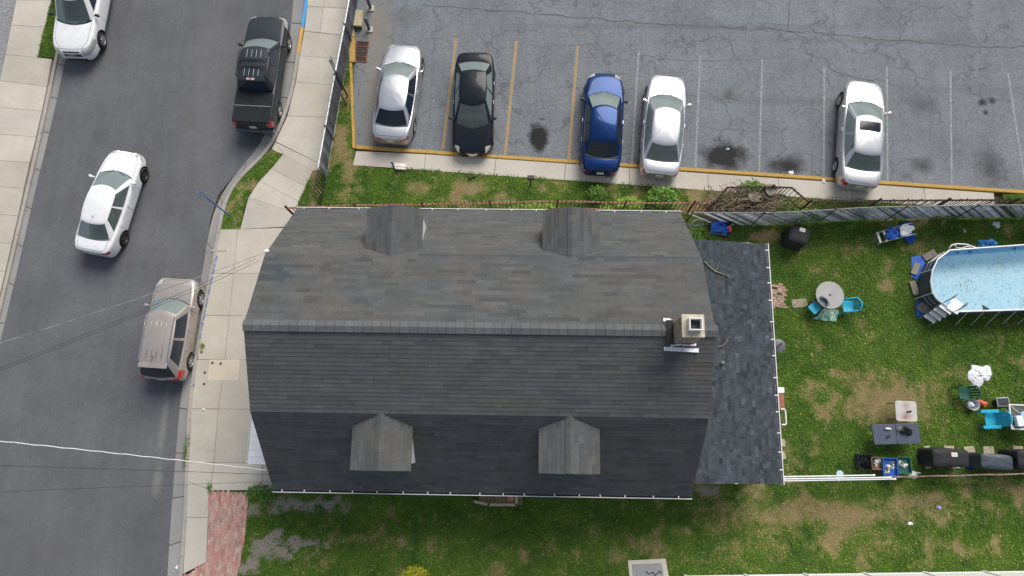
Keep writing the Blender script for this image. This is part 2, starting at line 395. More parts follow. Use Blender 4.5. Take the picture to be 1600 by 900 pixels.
for a, c in (((331, 391), (338, 391.5)), ((338, 391.5), (354, 391.8))):
    A, B = px(*a, ZS), px(*c, ZS); q = MB(); q.ribbon([A, ((A[0]+B[0])/2, (A[1]+B[1])/2+.02), B], .06, ZS+.02); q.build('paint_mark', worn_paint('pale_yellow_mark', srgb(200, 190, 150), srgb(170, 162, 150), .8, .4), krr)

def quad_slab(root, a, b2, c, d, z=ZS, mt=None, gap=.0055, tint=None, name='slab'):
    """one cast slab between four plan corners, its joints left open"""
    q = MB(); pts = [Vector((*p, 0)) for p in (a, b2, c, d)]; cen = sum(pts, Vector())/4
    ins = [p+(cen-p).normalized()*gap*1.4 for p in pts]; v = random.uniform(.93, 1.06); q.tint = tint or (v, v*random.uniform(.985, 1.005), v*random.uniform(.96, 1.0))
    ch = [p+(cen-p).normalized()*.012 for p in ins]; z = z+random.uniform(-.003, .003)
    q.rings([[(p.x, p.y, -.03) for p in ins], [(p.x, p.y, z-.008) for p in ins], [(p.x, p.y, z) for p in ch]], True, True)
    if (Vector(q.v[1])-Vector(q.v[0])).cross(Vector(q.v[2])-Vector(q.v[1])).z < 0: q.f = [f[::-1] for f in q.f]
    return q.build(name, mt or M['concrete'], root)
def rows(root, R, **k):
    for A, B in zip(R, R[1:]):
        for i in range(min(len(A), len(B))-1):
            quad_slab(root, px(*A[i], ZS), px(*A[i+1], ZS), px(*B[i+1], ZS), px(*B[i], ZS), **k)
def base_sheet(name, poly, z=.03):
    q = MB(); q.sheet(poly, z); o = q.build(name, mat(name+'_bedding', srgb(75, 68, 55), .95, var=.3, scale=5)); return tag(o, kind='structure')
# left pavement
Lrow = [(-150, (57, -150), (123, -150)), (0, (37, -60), (96, -60)), (0, (25, 0), (80, 0)), (0, (17, 40), (71, 41)), (0, (8, 85), (58, 90)), ]
sw = base_sheet('pavement_left', pxl([(57, -150), (0, 126), (-60, 400), (-170, 900), (-115, 900), (5, 424), (58, 200), (80, 92), (60, 88), (123, -150)], .03))
rows(sw, [[(57, -150), (114, -150)], [(47, -105), (105, -105)], [(37, -60), (95, -60)], [(30, -28), (88, -28)], [(25, 0), (80, 0)], [(17, 39), (70, 42)], [(8, 85), (59, 90)]])
rows(sw, [[(8, 85), (81, 92)], [(-1, 126), (73, 135)], [(-10, 166), (65, 174)], [(-18, 208), (56, 214)], [(-27, 249), (46, 254)], [(-36, 290), (37, 294)], [(-45, 333), (28, 337)], [(-54, 376), (18, 380)], [(-63, 418), (8, 424)], [(-72, 460), (-2, 465)], [(-82, 502), (-12, 508)], [(-92, 545), (-22, 551)], [(-102, 590), (-33, 596)], [(-113, 635), (-44, 641)], [(-124, 680), (-54, 686)], [(-170, 880), (-100, 886)]])
dv = MB(); dv.sheet(pxl([(57, -150), (25, 0), (8, 85), (-63, 418), (-170, 880), (-420, 880), (-420, -150)], .02), .02); dv = dv.build('driveway', asphalt('driveway_asphalt', srgb(140, 140, 142))); tag(dv, kind='structure')
# right pavement, from the kerb to the fence and the house
swr = base_sheet('pavement_right', pxl([(495, -150), (482, 0), (469, 78), (457, 150), (428, 222), (371, 281), (348, 337), (339, 396), (309, 562), (297, 660), (292, 817), (285, 898), (322, 879), (328, 770), (470, 766), (500, 300), (530, 180), (557, 0), (590, -150)], .03))
rows(swr, [[(491, -150), (524, -150), (585, -150)], [(486, -60), (514, -60), (564, -60)], [(480, 10), (505, 11), (552, 14)], [(475, 49), (500, 51), (548, 56)]])
rows(swr, [[(475, 49), (548, 56)], [(468, 87), (542, 93)], [(462, 128), (536, 134)], [(449, 181), (527, 184)], [(430, 221), (513, 262)]])
rows(swr, [[(430, 222), (513, 262)], [(442, 241), (489, 267)], [(424, 263), (478, 292)], [(405, 283), (467, 315)]][1:])
quad_slab(swr, px(430, 222, ZS), px(513, 262, ZS), px(489, 267, ZS), px(442, 241, ZS)); quad_slab(swr, px(430, 222, ZS), px(442, 241, ZS), px(433, 238, ZS), px(424, 233, ZS), name='slab_corner')
rows(swr, [[(405, 283), (467, 315)], [(388, 308), (462, 333)], [(375, 358), (455, 354)]])
rows(swr, [[(345, 358), (371, 358), (470, 355)], [(332, 427), (365, 427), (470, 428)], [(320, 493), (358, 493), (470, 495)], [(308, 562), (351, 562), (470, 563)], [(299, 639), (341, 639), (470, 640)], [(295, 723), (334, 723), (470, 724)]])
rows(swr, [[(295, 723), (334, 723), (410, 724), (470, 724)], [(293, 752), (329, 766), (410, 766), (470, 766)]])
rows(swr, [[(293, 752), (329, 766)], [(292, 809), (325, 809)], [(286, 897), (322, 879)]])
pt = quad_slab(swr, px(327, 562, ZS), px(375, 562, ZS), px(372, 595, ZS), px(324, 594, ZS), z=ZS+.007, gap=.0, tint=(1.22, 1.16, 1.08), name='light_patch')
for (a, c) in ((332, 567), (345, 568), (320, 582), (319, 600), (315, 550)):
    q = MB(); q.lathe([(.055, 0), (.055, .012), (.045, .016), (.012, .013)], (*px(a, c, ZS), ZS+.002), 12); q.build('valve_cap', mat('valve_cap_iron', srgb(105, 85, 70), .7, .4, var=.3, scale=30), swr)

# parking lot
lot_st = [(px(841, 214), .48, .66, oil, .95, .35), (px(1132, 243), 1.05, .78, oil, .93, .5), (px(1228, 258), .85, .52, oil, .9, .7), (px(1140, 147), .32, .35, srgb(78, 62, 48), .7, .9), (px(1440, 258), .55, .4, oil, .6, .9), (px(1547, 262), .6, .85, oil, .6, .9), (px(1535, 160), .2, .18, oil, .85, .8), (px(1550, 157), .16, .18, oil, .85, .8), (px(1540, 176), .14, .14, oil, .9, .7), (px(1440, 163), .6, .55, oil, .45, 1), (px(847, 186), .17, .07, oil, .6, .3),
          (px(585, 130), .5, 4.5, srgb(140, 128, 112), .55, .9), (px(590, 40), .8, 1.2, srgb(135, 125, 112), .5, .9), (px(640, 25), .9, .5, srgb(92, 90, 86), .5, .9), (px(1100, 42), 9, .16, srgb(98, 98, 97), .55, .9), (px(1400, 64), 6, .16, srgb(98, 98, 97), .5, .9), (px(1260, 158), 4.5, .22, srgb(92, 92, 92), .45, .9), (px(1050, 150), 3.5, .2, srgb(92, 92, 92), .4, .9), (px(1490, 140), 3.4, .25, srgb(95, 95, 95), .4, .9)]
M['lot'] = asphalt('lot_asphalt', ASPH_LOT, lot_st, True, .8)
lotp = [(549, 30), (556, 232), (1556, 296), (1800, 312), (1800, -180), (575, -180)]
b = MB(); b.sheet(pxl(lotp), .0); lot = b.build('parking_lot', M['lot']); tag(lot, kind='structure')
def stripe(a, c, wd, mt, z=.005):
    A, B = px(*a), px(*c); pts = resample([A, B], .4); q = MB(); q.ribbon(pts, [wd*random.uniform(.9, 1.06) for _ in pts], z); q.build('bay_line', mt, lot)
for a, c in (((713, 60), (692, 233)), ((807, 64), (789, 242)), ((902.5, 72), (888.5, 250))): stripe(a, c, .135, M['yellow_line'])
for a, c in (((998, 80), (987, 256)), ((1094, 87), (1086.5, 262)), ((1191, 92), (1186, 269)), ((1288, 106), (1287, 276)), ((1385.5, 104), (1387, 282)), ((1485, 110), (1487, 290)), ((1575, 114), (1603, 296))): stripe(a, c, .09, M['white_line'])
crackm = mat('crack_filling', srgb(92, 93, 93), .95, var=.35, scale=5)
def crack(pts, wd):
    p = resample(pxl(pts), .16); n = len(p)
    p = [(x+(fbm(x*2.3, y*2.3+5)-.5)*.28, y+(fbm(x*2.3+40, y*2.3)-.5)*.28) for x, y in p]; p = [(float(x), float(y)) for x, y in p]
    ws = [max(.006, wd*(.35+1.3*float(fbm(x*1.7, y*1.7+77)))*min(1, (i+.6)/4, (n-i)/5)) for i, (x, y) in enumerate(p)]
    q = MB(); q.ribbon(p, ws, .004); q.build('crack', crackm, lot)
crack([(650, 8), (740, 14), (840, 21), (954, 31), (1077, 40), (1144, 44), (1234, 47.5), (1315, 55), (1410, 64), (1529, 74), (1600, 72), (1700, 76)], .05)
crack([(1234, -40), (1234, 0), (1232, 45), (1260, 62), (1260, 85), (1289, 90), (1296, 109), (1325, 119), (1381, 128), (1410, 135)], .04)
for c in ([(902, 31), (904, 71)], [(944, 33), (935, 62), (921, 74), (940, 107)], [(830, 76), (880, 72), (935, 69)], [(1139, 45), (1144, 76), (1142, 119)], [(1177, 52), (1194, 90)], [(677, 121), (709, 123), (772, 128), (820, 132)],
          [(673, 143), (670, 199), (663, 231)], [(740, 52), (760, 67), (780, 55)], [(811, 30), (809, 60), (815, 77)], [(700, 38), (677, 50), (678, 82), (672, 110)], [(760, 67), (760, 90)], [(840, 90), (845, 150), (850, 180)], [(1030, 10), (1050, 18), (1082, 15)], [(1337, 30), (1340, 53)], [(1370, 22), (1395, 44)], [(1450, 62), (1470, 50), (1490, 58)], [(1510, 36), (1520, 52), (1530, 70)], [(950, 10), (948, 32)], [(1180, 35), (1240, 38)], [(985, 85), (1040, 92), (1100, 95), (1180, 93), (1240, 88)], [(1100, 200), (1160, 203), (1220, 208)], [(860, 135), (900, 138), (990, 140), (1096, 152)], [(1400, 66), (1405, 90), (1412, 120)]): crack(c, .02)
# yellow kerbs of the lot and the concrete walk behind them
A, B = px(557, 234, 0.0), px(1556, 299, 0.0)
kerb('lot_kerb', resample([px(557, 234), px(1556, 301.5), px(1800, 318)], 1.0), 1, .16, mats=lambda p: M['yellow_kerb'], pieces=3.15)
kerb('lot_side_kerb', resample([px(551, 100), px(556, 233)], 1.0), -1, .13, mats=lambda p: M['yellow_kerb'], pieces=2.2)
q = MB(); q.prism(pxl([(547, 38), (553, 38), (555, 60), (547, 60)]), 0, .15); kb = q.build('kerb_block', M['yellow_kerb']); tag(kb, kind='structure')
q = MB(); q.prism(pxl([(547, 61), (555, 61), (556, 99), (547, 99)]), 0, .15); q.build('kerb_stone', M['yellow_kerb'], kb)
wk = base_sheet('lot_walk', pxl([(553, 236), (1553, 302), (1553, 330), (551, 258)], .03))
jt = [(556, 236, 551, 258), (665, 241, 663, 265.5), (775, 248, 772, 274), (884, 255.5, 882, 281), (984, 262.5, 983, 288.5), (1106, 271, 1107, 297.5), (1216, 278.5, 1219, 306), (1331, 286, 1333, 313.5), (1444, 294, 1447, 321), (1553, 301.5, 1556, 329)]
rows(wk, [[(a, c), (d, e)] for a, c, d, e in jt], tint=None)

# lawns: soil with grass standing in it
BARE = [(1385, 628, 80, 40, 1.1), (1330, 600, 40, 26, .55), (1385, 425, 13, 22, .9), (1440, 385, 30, 14, .5), (1300, 385, 40, 14, .45), (1265, 605, 34, 30, .5), (1285, 425, 16, 22, .6), (1500, 590, 22, 18, .5), (1215, 365, 9, 9, .7), (1540, 600, 25, 30, .3),
        (1275, 800, 140, 18, 1.1), (1180, 815, 60, 20, .8), (1440, 795, 80, 16, .85), (1260, 835, 120, 30, .6), (1500, 860, 80, 16, .6), (1350, 850, 70, 20, .6), (1220, 850, 60, 22, .55), (1150, 870, 40, 25, .6), (1520, 790, 50, 14, .4), (1330, 870, 60, 20, .5), (1430, 850, 40, 14, .4), (1400, 880, 60, 10, .45), (1300, 770, 12, 20, .6), (940, 820, 50, 20, .5), (800, 870, 60, 16, .5), (700, 805, 70, 9, .55), (880, 870, 90, 12, .45), (660, 850, 40, 16, .3), (1080, 825, 20, 10, .4),
        (540, 200, 14, 90, .55), (560, 300, 12, 10, .8), (660, 296, 20, 12, .7), (720, 290, 40, 22, .5), (750, 300, 60, 18, .45), (880, 290, 50, 18, .55), (1000, 290, 60, 14, .5), (1100, 300, 40, 22, 1.0), (1140, 305, 60, 22, 1), (1270, 313, 40, 12, .9), (700, 265, 30, 8, .6), (540, 310, 20, 14, .6), (490, 300, 12, 26, .9), (1110, 380, 26, 14, .7), (1180, 365, 30, 12, .6), (1450, 350, 90, 8, .4), (1580, 350, 40, 14, .4), (1210, 640, 14, 60, .35), (1180, 768, 30, 14, .9), (1110, 766, 30, 14, 1), (1580, 765, 60, 10, .5), (1490, 745, 90, 7, .6)]
GRAVEL = [(415, 790, 36, 16, 1.0), (480, 785, 28, 13, 1), (540, 790, 45, 14, .9), (570, 795, 40, 10, .7), (420, 855, 34, 20, 1.0), (465, 848, 30, 8, 1), (395, 885, 26, 24, .9), (505, 851, 10, 7, .8), (1110, 768, 22, 13, .8), (1160, 770, 16, 11, .7), (430, 890, 30, 12, .6)]
def field(X, Y, L):
    s = np.zeros_like(X)
    wx = (fbm(X*1.1+3, Y*1.1)-.5)*1.3; wy = (fbm(X*1.1+50, Y*1.1+9)-.5)*1.3
    for a, c, rx, ry, k in L:
        q = px(a, c, ZL); k1 = 33.5+(c-240)/500*3.5; d = np.hypot((X+wx*.6-q[0])/(rx/k1), (Y+wy*.6-q[1])/(ry/k1)); s = np.maximum(s, k*np.clip(1.6-d, 0, 1))
    return s
def bare_gravel(X, Y):
    b0 = field(X, Y, BARE); n1 = fbm(X*1.9, Y*1.9); n2 = fbm(X*.45+8, Y*.45); n3 = fbm(X*5+30, Y*5)
    gr = np.clip((field(X, Y, GRAVEL)+(n1-.5)*1.3+(n3-.5)*.9-.42)*1.5, 0, 1)
    patch = np.clip((n1-.56)*1.3+(n2-.5)*1.8+.16*((X < 9) & (Y > 5)), 0, .55)
    br = np.clip((b0*.85+patch+(n1-.5)*1.0+(n3-.5)*.9)-.2, 0, 1)
    return br, gr
q = NT('lawn_soil_and_thatch')
br = q.attr('bare'); gv = q.attr('gravel')
gc = q.mix(q.ramp(q.noise(.5, 4), .3, .7), srgb(62, 92, 30), srgb(96, 116, 46)); gc = q.mix(q.ramp(q.noise(8, 4, .75), .42, .62, 0, .45), gc, srgb(50, 74, 24)); gc = q.mix(q.ramp(q.noise(12, 3, .8), .56, .7, 0, .6), gc, srgb(108, 122, 52))
sc = q.mix(q.ramp(q.noise(2.4, 5, .7), .3, .7), srgb(126, 108, 76), srgb(160, 142, 106)); sc = q.mix(q.ramp(q.noise(26, 4, .8), .4, .7, 0, .7), sc, srgb(92, 78, 50))
gr = q.mix(q.ramp(q.noise(28, 3, .8), .35, .65), srgb(98, 94, 86), srgb(160, 154, 144)); gr = q.mix(q.ramp(q.noise(3, 3), .4, .7, 0, .5), gr, srgb(140, 128, 108))
k = q.ramp(q.math('ADD', br, q.math('MULTIPLY', q.math('SUBTRACT', q.noise(5, 6, .82), .5), 2.2)), .3, .8)
c = q.mix(q.math('MULTIPLY', k, .92), gc, sc); c = q.mix(q.ramp(q.math('ADD', gv, q.math('MULTIPLY', q.math('SUBTRACT', q.noise(5, 6, .8), .5), 1.6)), .35, .75), c, gr)
q.bump(q.noise(24, 5, .75), .8, .04); M['lawn'] = q.done(c, .95, spec=.15)
M['blade'] = mat('grass_blade', (1, 1, 1), .75, var=.0, tint=True, spec=.2)
def inside(P, poly):
    x, y = P[:, 0], P[:, 1]; r = np.zeros(len(P), bool); n = len(poly)
    for i in range(n):
        (x1, y1), (x2, y2) = poly[i], poly[(i+1) % n]
        cnd = ((y1 > y) != (y2 > y)); t = (x2-x1)*(y-y1)/((y2-y1) or 1e-9)+x1; r ^= cnd & (x < t)
    return r
BLD = []; PAVED = pxl([(327, 768), (389, 770), (384, 830), (370, 905), (362, 990), (300, 990), (286, 902), (323, 878)], ZL)
def lawn(name, poly, step, dens, z=ZL, hf=1.0):
    xs = [p[0] for p in poly]; ys = [p[1] for p in poly]
    nx = int((max(xs)-min(xs))/step)+1; ny = int((max(ys)-min(ys))/step)+1
    gx = min(xs)+np.arange(nx+1)*step; gy = min(ys)+np.arange(ny+1)*step; X, Y = np.meshgrid(gx, gy, indexing='ij')
    V = np.stack([X.ravel(), Y.ravel(), (z+(fbm(X*1.3, Y*1.3)-.5)*.05*min(1, step/.1)).ravel()], 1)
    i, j = np.meshgrid(np.arange(nx), np.arange(ny), indexing='ij'); a = (i*(ny+1)+j).ravel(); F = np.stack([a, a+ny+1, a+ny+2, a+1], 1)
    F = F[inside(V[F].mean(1)[:, :2], poly)]
    b0, g0 = bare_gravel(V[:, 0], V[:, 1])
    o = fast_mesh(name, V, F, M['lawn'], attrs={'bare': b0, 'gravel': g0}, smooth=True); tag(o, kind='structure')
    area = len(F)*step*step; n = int(area*dens); P = np.stack([RNG.uniform(min(xs), max(xs), n*3), RNG.uniform(min(ys), max(ys), n*3)], 1)
    P = P[inside(P, poly)][:n]
    # grass under the house is never seen
    hid = (np.abs(P[:, 0]) < 7.0) & (np.abs(P[:, 1]) < 4.6) | (P[:, 0] > 7) & (P[:, 0] < 10.6) & (P[:, 1] < 3.8) & (P[:, 1] > -4.5); P = P[~hid]; P = P[~(inside(P, PAVED) & (RNG.random(len(P)) < .93))]
    br, gr = bare_gravel(P[:, 0], P[:, 1]); keep = RNG.random(len(P)) > np.maximum(np.clip(br*1.1-.1, 0, .8), gr*.97); BLD.append((P[keep], br[keep], hf))
yard = [px(551, 40, ZL), px(552, 256, ZL), px(1560, 326, ZL), px(1570, 305, ZL), (26, px(1600, 305)[1]), (26, -10.5), (-12.6, -10.5), px(301, 990, ZL), px(324, 884, ZL), px(330, 768, ZL), px(420, 768, ZL), (-7.0, -4.6), (-7.0, 5), px(460, 345, ZL), px(465, 315, ZL), px(490, 265, ZL), px(512, 240, ZL), px(540, 110, ZL)]
lawn('lawn', yard, .14, 720)
lawn('verge_right', pxl([(423, 234), (442, 242), (425, 263), (405, 284), (390, 306), (380, 331), (375, 358), (345, 358), (348, 337), (352, 317), (359, 298), (371, 281), (398, 259)], ZL), .06, 2000, ZL, .9)
lawn('verge_left', pxl([(123, -150), (140, -150), (104, 0), (86, 90), (58, 89), (80, 0)], ZL), .06, 1500, ZL, .9)
def grass():
    Vs = []; T = []
    for P, br, hf in BLD:
        n = len(P); a = RNG.uniform(0, 2*np.pi, n); h = RNG.uniform(.03, .075, n)*hf*(1-.5*br); wd = RNG.uniform(.02, .05, n); ln = RNG.uniform(.03, .08, n)
        clov = RNG.random(n) < .22
        wd = np.where(clov, RNG.uniform(.05, .085, n), wd); ca, sa = np.cos(a), np.sin(a)
        z = np.full(n, ZL-.01)+ (fbm(P[:, 0]*1.3, P[:, 1]*1.3)-.5)*.05
        b1 = np.stack([P[:, 0]-sa*wd/2, P[:, 1]+ca*wd/2, z+np.where(clov, h*.5, 0)], 1); b2 = np.stack([P[:, 0]+sa*wd/2, P[:, 1]-ca*wd/2, z+np.where(clov, h*.5, 0)], 1)
        tp = np.stack([P[:, 0]+ca*ln, P[:, 1]+sa*ln, z+h], 1)
        Vs.append(np.stack([b1, b2, tp], 1).reshape(-1, 3))
        m1 = .55*fbm(P[:, 0]*.5+4, P[:, 1]*.5)+.45*fbm(P[:, 0]*3.1, P[:, 1]*3.1+20); m2 = RNG.random(n)
        dark = np.array(srgb(54, 92, 28)); mid = np.array(srgb(98, 128, 46)); pale = np.array(srgb(140, 160, 70)); dry = np.array(srgb(168, 150, 104))
        k = np.clip((m1-.3)*2.2, 0, 1)[:, None]; c = dark*(1-k)+mid*k; hv = fbm(P[:, 0]*1.4+60, P[:, 1]*1.4+31)[:, None]; c = c*(.8+.5*m2[:, None])*np.where(hv > .5, 1.04+(hv-.5)*np.array([[.9, .55, .6]]), 1-(.5-hv)*np.array([[2.0, .9, .4]]))
        c = np.where((m2 > .97)[:, None], pale, c); d = np.clip(br*1.9-.1+(RNG.random(n)-.5)*.7, 0, 1)[:, None]; c = c*(1-d*.75)+dry*d*.75
        T.append(np.repeat(c, 3, axis=0))
    V = np.concatenate(Vs); F = np.arange(len(V)).reshape(-1, 3)
    o = fast_mesh('grass', V, F, M['blade'], tint=np.concatenate(T)); tag(o, 'short patchy green grass and clover on the lawns', 'grass', kind='stuff')
grass()
# worn red paving beside the pavement
def brick_field(poly, z, bw, bl, ang, mt, seed, drop=.0, tints=((1, 1, 1),), name='brick', lim=None, hh=.05):
    rnd = random.Random(seed); q = MB(); xs = [p[0] for p in poly]; ys = [p[1] for p in poly]; cx, cy = sum(xs)/len(xs), sum(ys)/len(ys)
    R = max(max(xs)-min(xs), max(ys)-min(ys)); cs, sn = math.cos(ang), math.sin(ang); n1 = int(R/bw)+2; n2 = int(R/bl)+2
    for i in range(-n1, n1):
        for j in range(-n2, n2):
            u, v = (i+.5)*bw, (j+.5*(i % 2))*bl; x, y = cx+u*cs-v*sn, cy+u*sn+v*cs
            if not inside(np.array([[x, y]]), poly)[0] or rnd.random() < drop: continue
            t = rnd.choice(tints); k = rnd.uniform(.8, 1.15); q.tint = (t[0]*k, t[1]*k, t[2]*k)
            q.box((x, y, z-hh/2+rnd.uniform(-.006, .004)), (bw-.008, bl-.008, hh), ang+rnd.uniform(-.02, .02))
    return q
q = NT('worn_red_paver'); c = q.mix(q.ramp(q.noise(3.5, 4), .3, .7), srgb(176, 126, 117), srgb(192, 148, 139)); c = q.mix(q.ramp(q.noise(1.0, 5, .75, q.scale(q.pos, (7, 2.2, 1))), .46, .62, 0, .85), c, srgb(182, 168, 156)); c = q.mix(q.ramp(q.noise(14, 3, .8), .5, .7, 0, .4), c, srgb(130, 84, 78)); q.bump(q.noise(40, 3), .2, .01); M['paver'] = q.done(q.tint(c), .9, spec=.2)
poly = pxl([(327, 768), (389, 770), (384, 830), (370, 905), (362, 990), (300, 990), (286, 902), (323, 878)], ZL+.02)
bs = base_sheet('paved_strip', poly, ZL+.028); bs.data.materials[0] = mat('paver_sand', srgb(164, 132, 122), .95, var=.2, scale=6); q = brick_field(poly, ZL+.035, .105, .21, .03, M['paver'], 3, .0, ((1, 1, 1), (1.05, 1, 1), (.97, .97, .97), (1.02, 1.12, 1.12), (1, 1.05, 1.05)))
q = q.build('brick', M['paver'], bs); tag(q, kind='stuff')

# ---------------------------------------------------------------- the house
HX, WE, WB, ZE, ZB, ZR = 7.525, 5.336, 2.68, 2.976, 5.874, 7.133
def shingle_mat(name, a, b2, c3):
    q = NT(name); c = q.mix(q.ramp(q.noise(1.3, 6, .75), .3, .7), a, b2); c = q.mix(q.ramp(q.noise(.55, 3), .48, .7, 0, .55), c, c3)
    c = q.mix(q.ramp(q.noise(55, 2, .85), .42, .66, 0, .6), c, tuple(k*.45 for k in a)); c = q.mix(q.ramp(q.vor(38).outputs['Distance'], .14, .03, 0, .4), c, tuple(k*2.4 for k in b2)); c = q.tint(c)
    q.bump(q.noise(70, 3, .8), .4, .006); return q.done(c, .92, spec=.25)
M['shingle'] = shingle_mat('weathered_asphalt_shingle', srgb(83, 85, 86), srgb(95, 97, 97), srgb(101, 97, 91))
M['shingle2'] = shingle_mat('blue_grey_asphalt_shingle', srgb(61, 67, 72), srgb(73, 80, 86), srgb(65, 73, 79))
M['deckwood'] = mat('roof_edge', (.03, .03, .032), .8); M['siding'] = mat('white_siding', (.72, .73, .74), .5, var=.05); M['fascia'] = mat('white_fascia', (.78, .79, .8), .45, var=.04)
house = empty('house', (0, 0, 0), 0, 'long house with grey shingled gambrel roof, four dormers and a low rear extension', 'house')
wl = MB()
prof = [(-5.1, 0), (5.1, 0), (5.1, 2.85), (WB-.05, ZB-.2), (0, ZR-.22), (-WB+.05, ZB-.2), (-5.1, 2.85)]
wl.rings([[(-7.3, y, z) for y, z in prof], [(7.3, y, z) for y, z in prof]]); wl.build('wall', M['siding'], house)
def slope_frame(y0, z0, y1, z1):
    """origin at the low edge, up-slope unit vector and normal"""
    o = Vector((0, y0, z0)); v = (Vector((0, y1, z1))-o); L = v.length; v.normalize(); n = Vector((1, 0, 0)).cross(v)
    if n.z < 0: n = -n
    return o, v, n, L
SL = {'nl': slope_frame(WE, ZE, WB, ZB), 'nu': slope_frame(WB, ZB, 0, ZR), 'sl': slope_frame(-WE, ZE, -WB, ZB), 'su': slope_frame(-WB, ZB, 0, ZR)}
for k, (o, v, n, L) in SL.items():
    q = MB(); a = [o+Vector((x, 0, 0))+v*t for x, t in ((-HX, 0), (HX, 0), (HX, L), (-HX, L))]
    q.hexa([p-n*.09 for p in a], [p-n*.003 for p in a]); q.build('roof_deck', M['deckwood'], house)
SHG = []; rnd = random.Random(5)
def shingle_tint():
    r = rnd.random(); k = rnd.gauss(1, .06); k = min(1.22, max(.76, k))
    if r < .12: k *= .84
    if r > .94: k *= 1.1
    wv = rnd.random()
    return (k*(1.0+.03*(wv > .8)), k*(1.0+.005*(wv > .8)), k*(1-.03*(wv > .8)+.03*(wv < .3)))
for k, (o, v, n, L) in SL.items():
    e = .148; nc = int(round(L/e)); e = L/nc
    for c in range(nc):
        x = -HX+(-rnd.uniform(.1, .5)); low = .75 if k in ('nl', 'sl') else .95
        while x < HX:
            ln = rnd.choice((.3, .45, .6, .8, 1.0)); x0, x1 = max(x, -HX), min(x+ln, HX); x += ln
            tn = shingle_tint()
            if k == 'nl' and c == nc-1 and (x0 > -2.4) and rnd.random() < .8: tn = (.72, .77, .84)
            if k == 'nu' and x1 < -6.1 and 3 <= c <= 7 and rnd.random() < .8: tn = (.68, .73, .8)
            if x1-x0 > .03: SHG.append((k, x0, x1, c*e, e, tn, (x1-x0)*v.cross(Vector((1, 0, 0))).z.__abs__()))
# patched darker courses and the lines that show through on the north side
def unit_shingle(k, e):
    o, v, n, L = SL[k]; q = MB(); a = [Vector((0, 0, 0)), Vector((1, 0, 0)), Vector((1, 0, 0))+v*e, v*e]
    hs = (.014, .014, .004, .004); q.hexa([p-n*.002 for p in a], [p+n*h for p, h in zip(a, hs)])
    me = q.build('shingle', M['shingle']); d = me.data; bpy.data.objects.remove(me); return d
SHG.sort(key=lambda s: -s[6])
units = {}; rest = {k: MB() for k in SL}
for i, (k, x0, x1, t, e, tn, ar) in enumerate(SHG):
    o, v, n, L = SL[k]; gp = .004
    if i < 300:
        if k not in units: units[k] = unit_shingle(k, e)
        s = bpy.data.objects.new('shingle', units[k]); COL.objects.link(s); s.parent = house; s.scale = (x1-x0-gp, 1, 1)
        s.location = o+Vector((x0+gp/2, 0, 0))+v*t; s.color = (*tn, 1)
    else:
        q = rest['nu']; q.tint = tn; j = rnd.uniform(-.003, .003)
        a = [o+Vector((x0+gp/2, 0, 0))+v*(t+j), o+Vector((x1-gp/2, 0, 0))+v*(t+j), o+Vector((x1-gp/2, 0, 0))+v*(t+e), o+Vector((x0+gp/2, 0, 0))+v*(t+e)]
        hs = (.014, .014, .004, .004); q.hexa([p-n*.002 for p in a], [p+n*h for p, h in zip(a, hs)])
tag(rest['nu'].build('shingles', M['shingle'], house), kind='stuff')
# ridge vent and caps
x = -HX-.02; i = 0
while x < HX+.02:
    k = rnd.uniform(1.2, 1.45); q = MB(); q.tint = (k, k, k*1.02); hgt = .045+(.006 if i % 2 else 0)
    for s in (1, -1):
        a = [Vector((x+.004, 0, ZR+hgt)), Vector((x+.29, 0, ZR+hgt)), Vector((x+.29, s*.19, ZR+hgt-.07)), Vector((x+.004, s*.19, ZR+hgt-.07))]
        if s < 0: a = a[::-1]
        q.hexa([p-Vector((0, 0, .035)) for p in a], a)
    if not (6.1 < x+.15 < 6.75): q.build('ridge_cap', M['shingle'], house)
    x += .297; i += 1
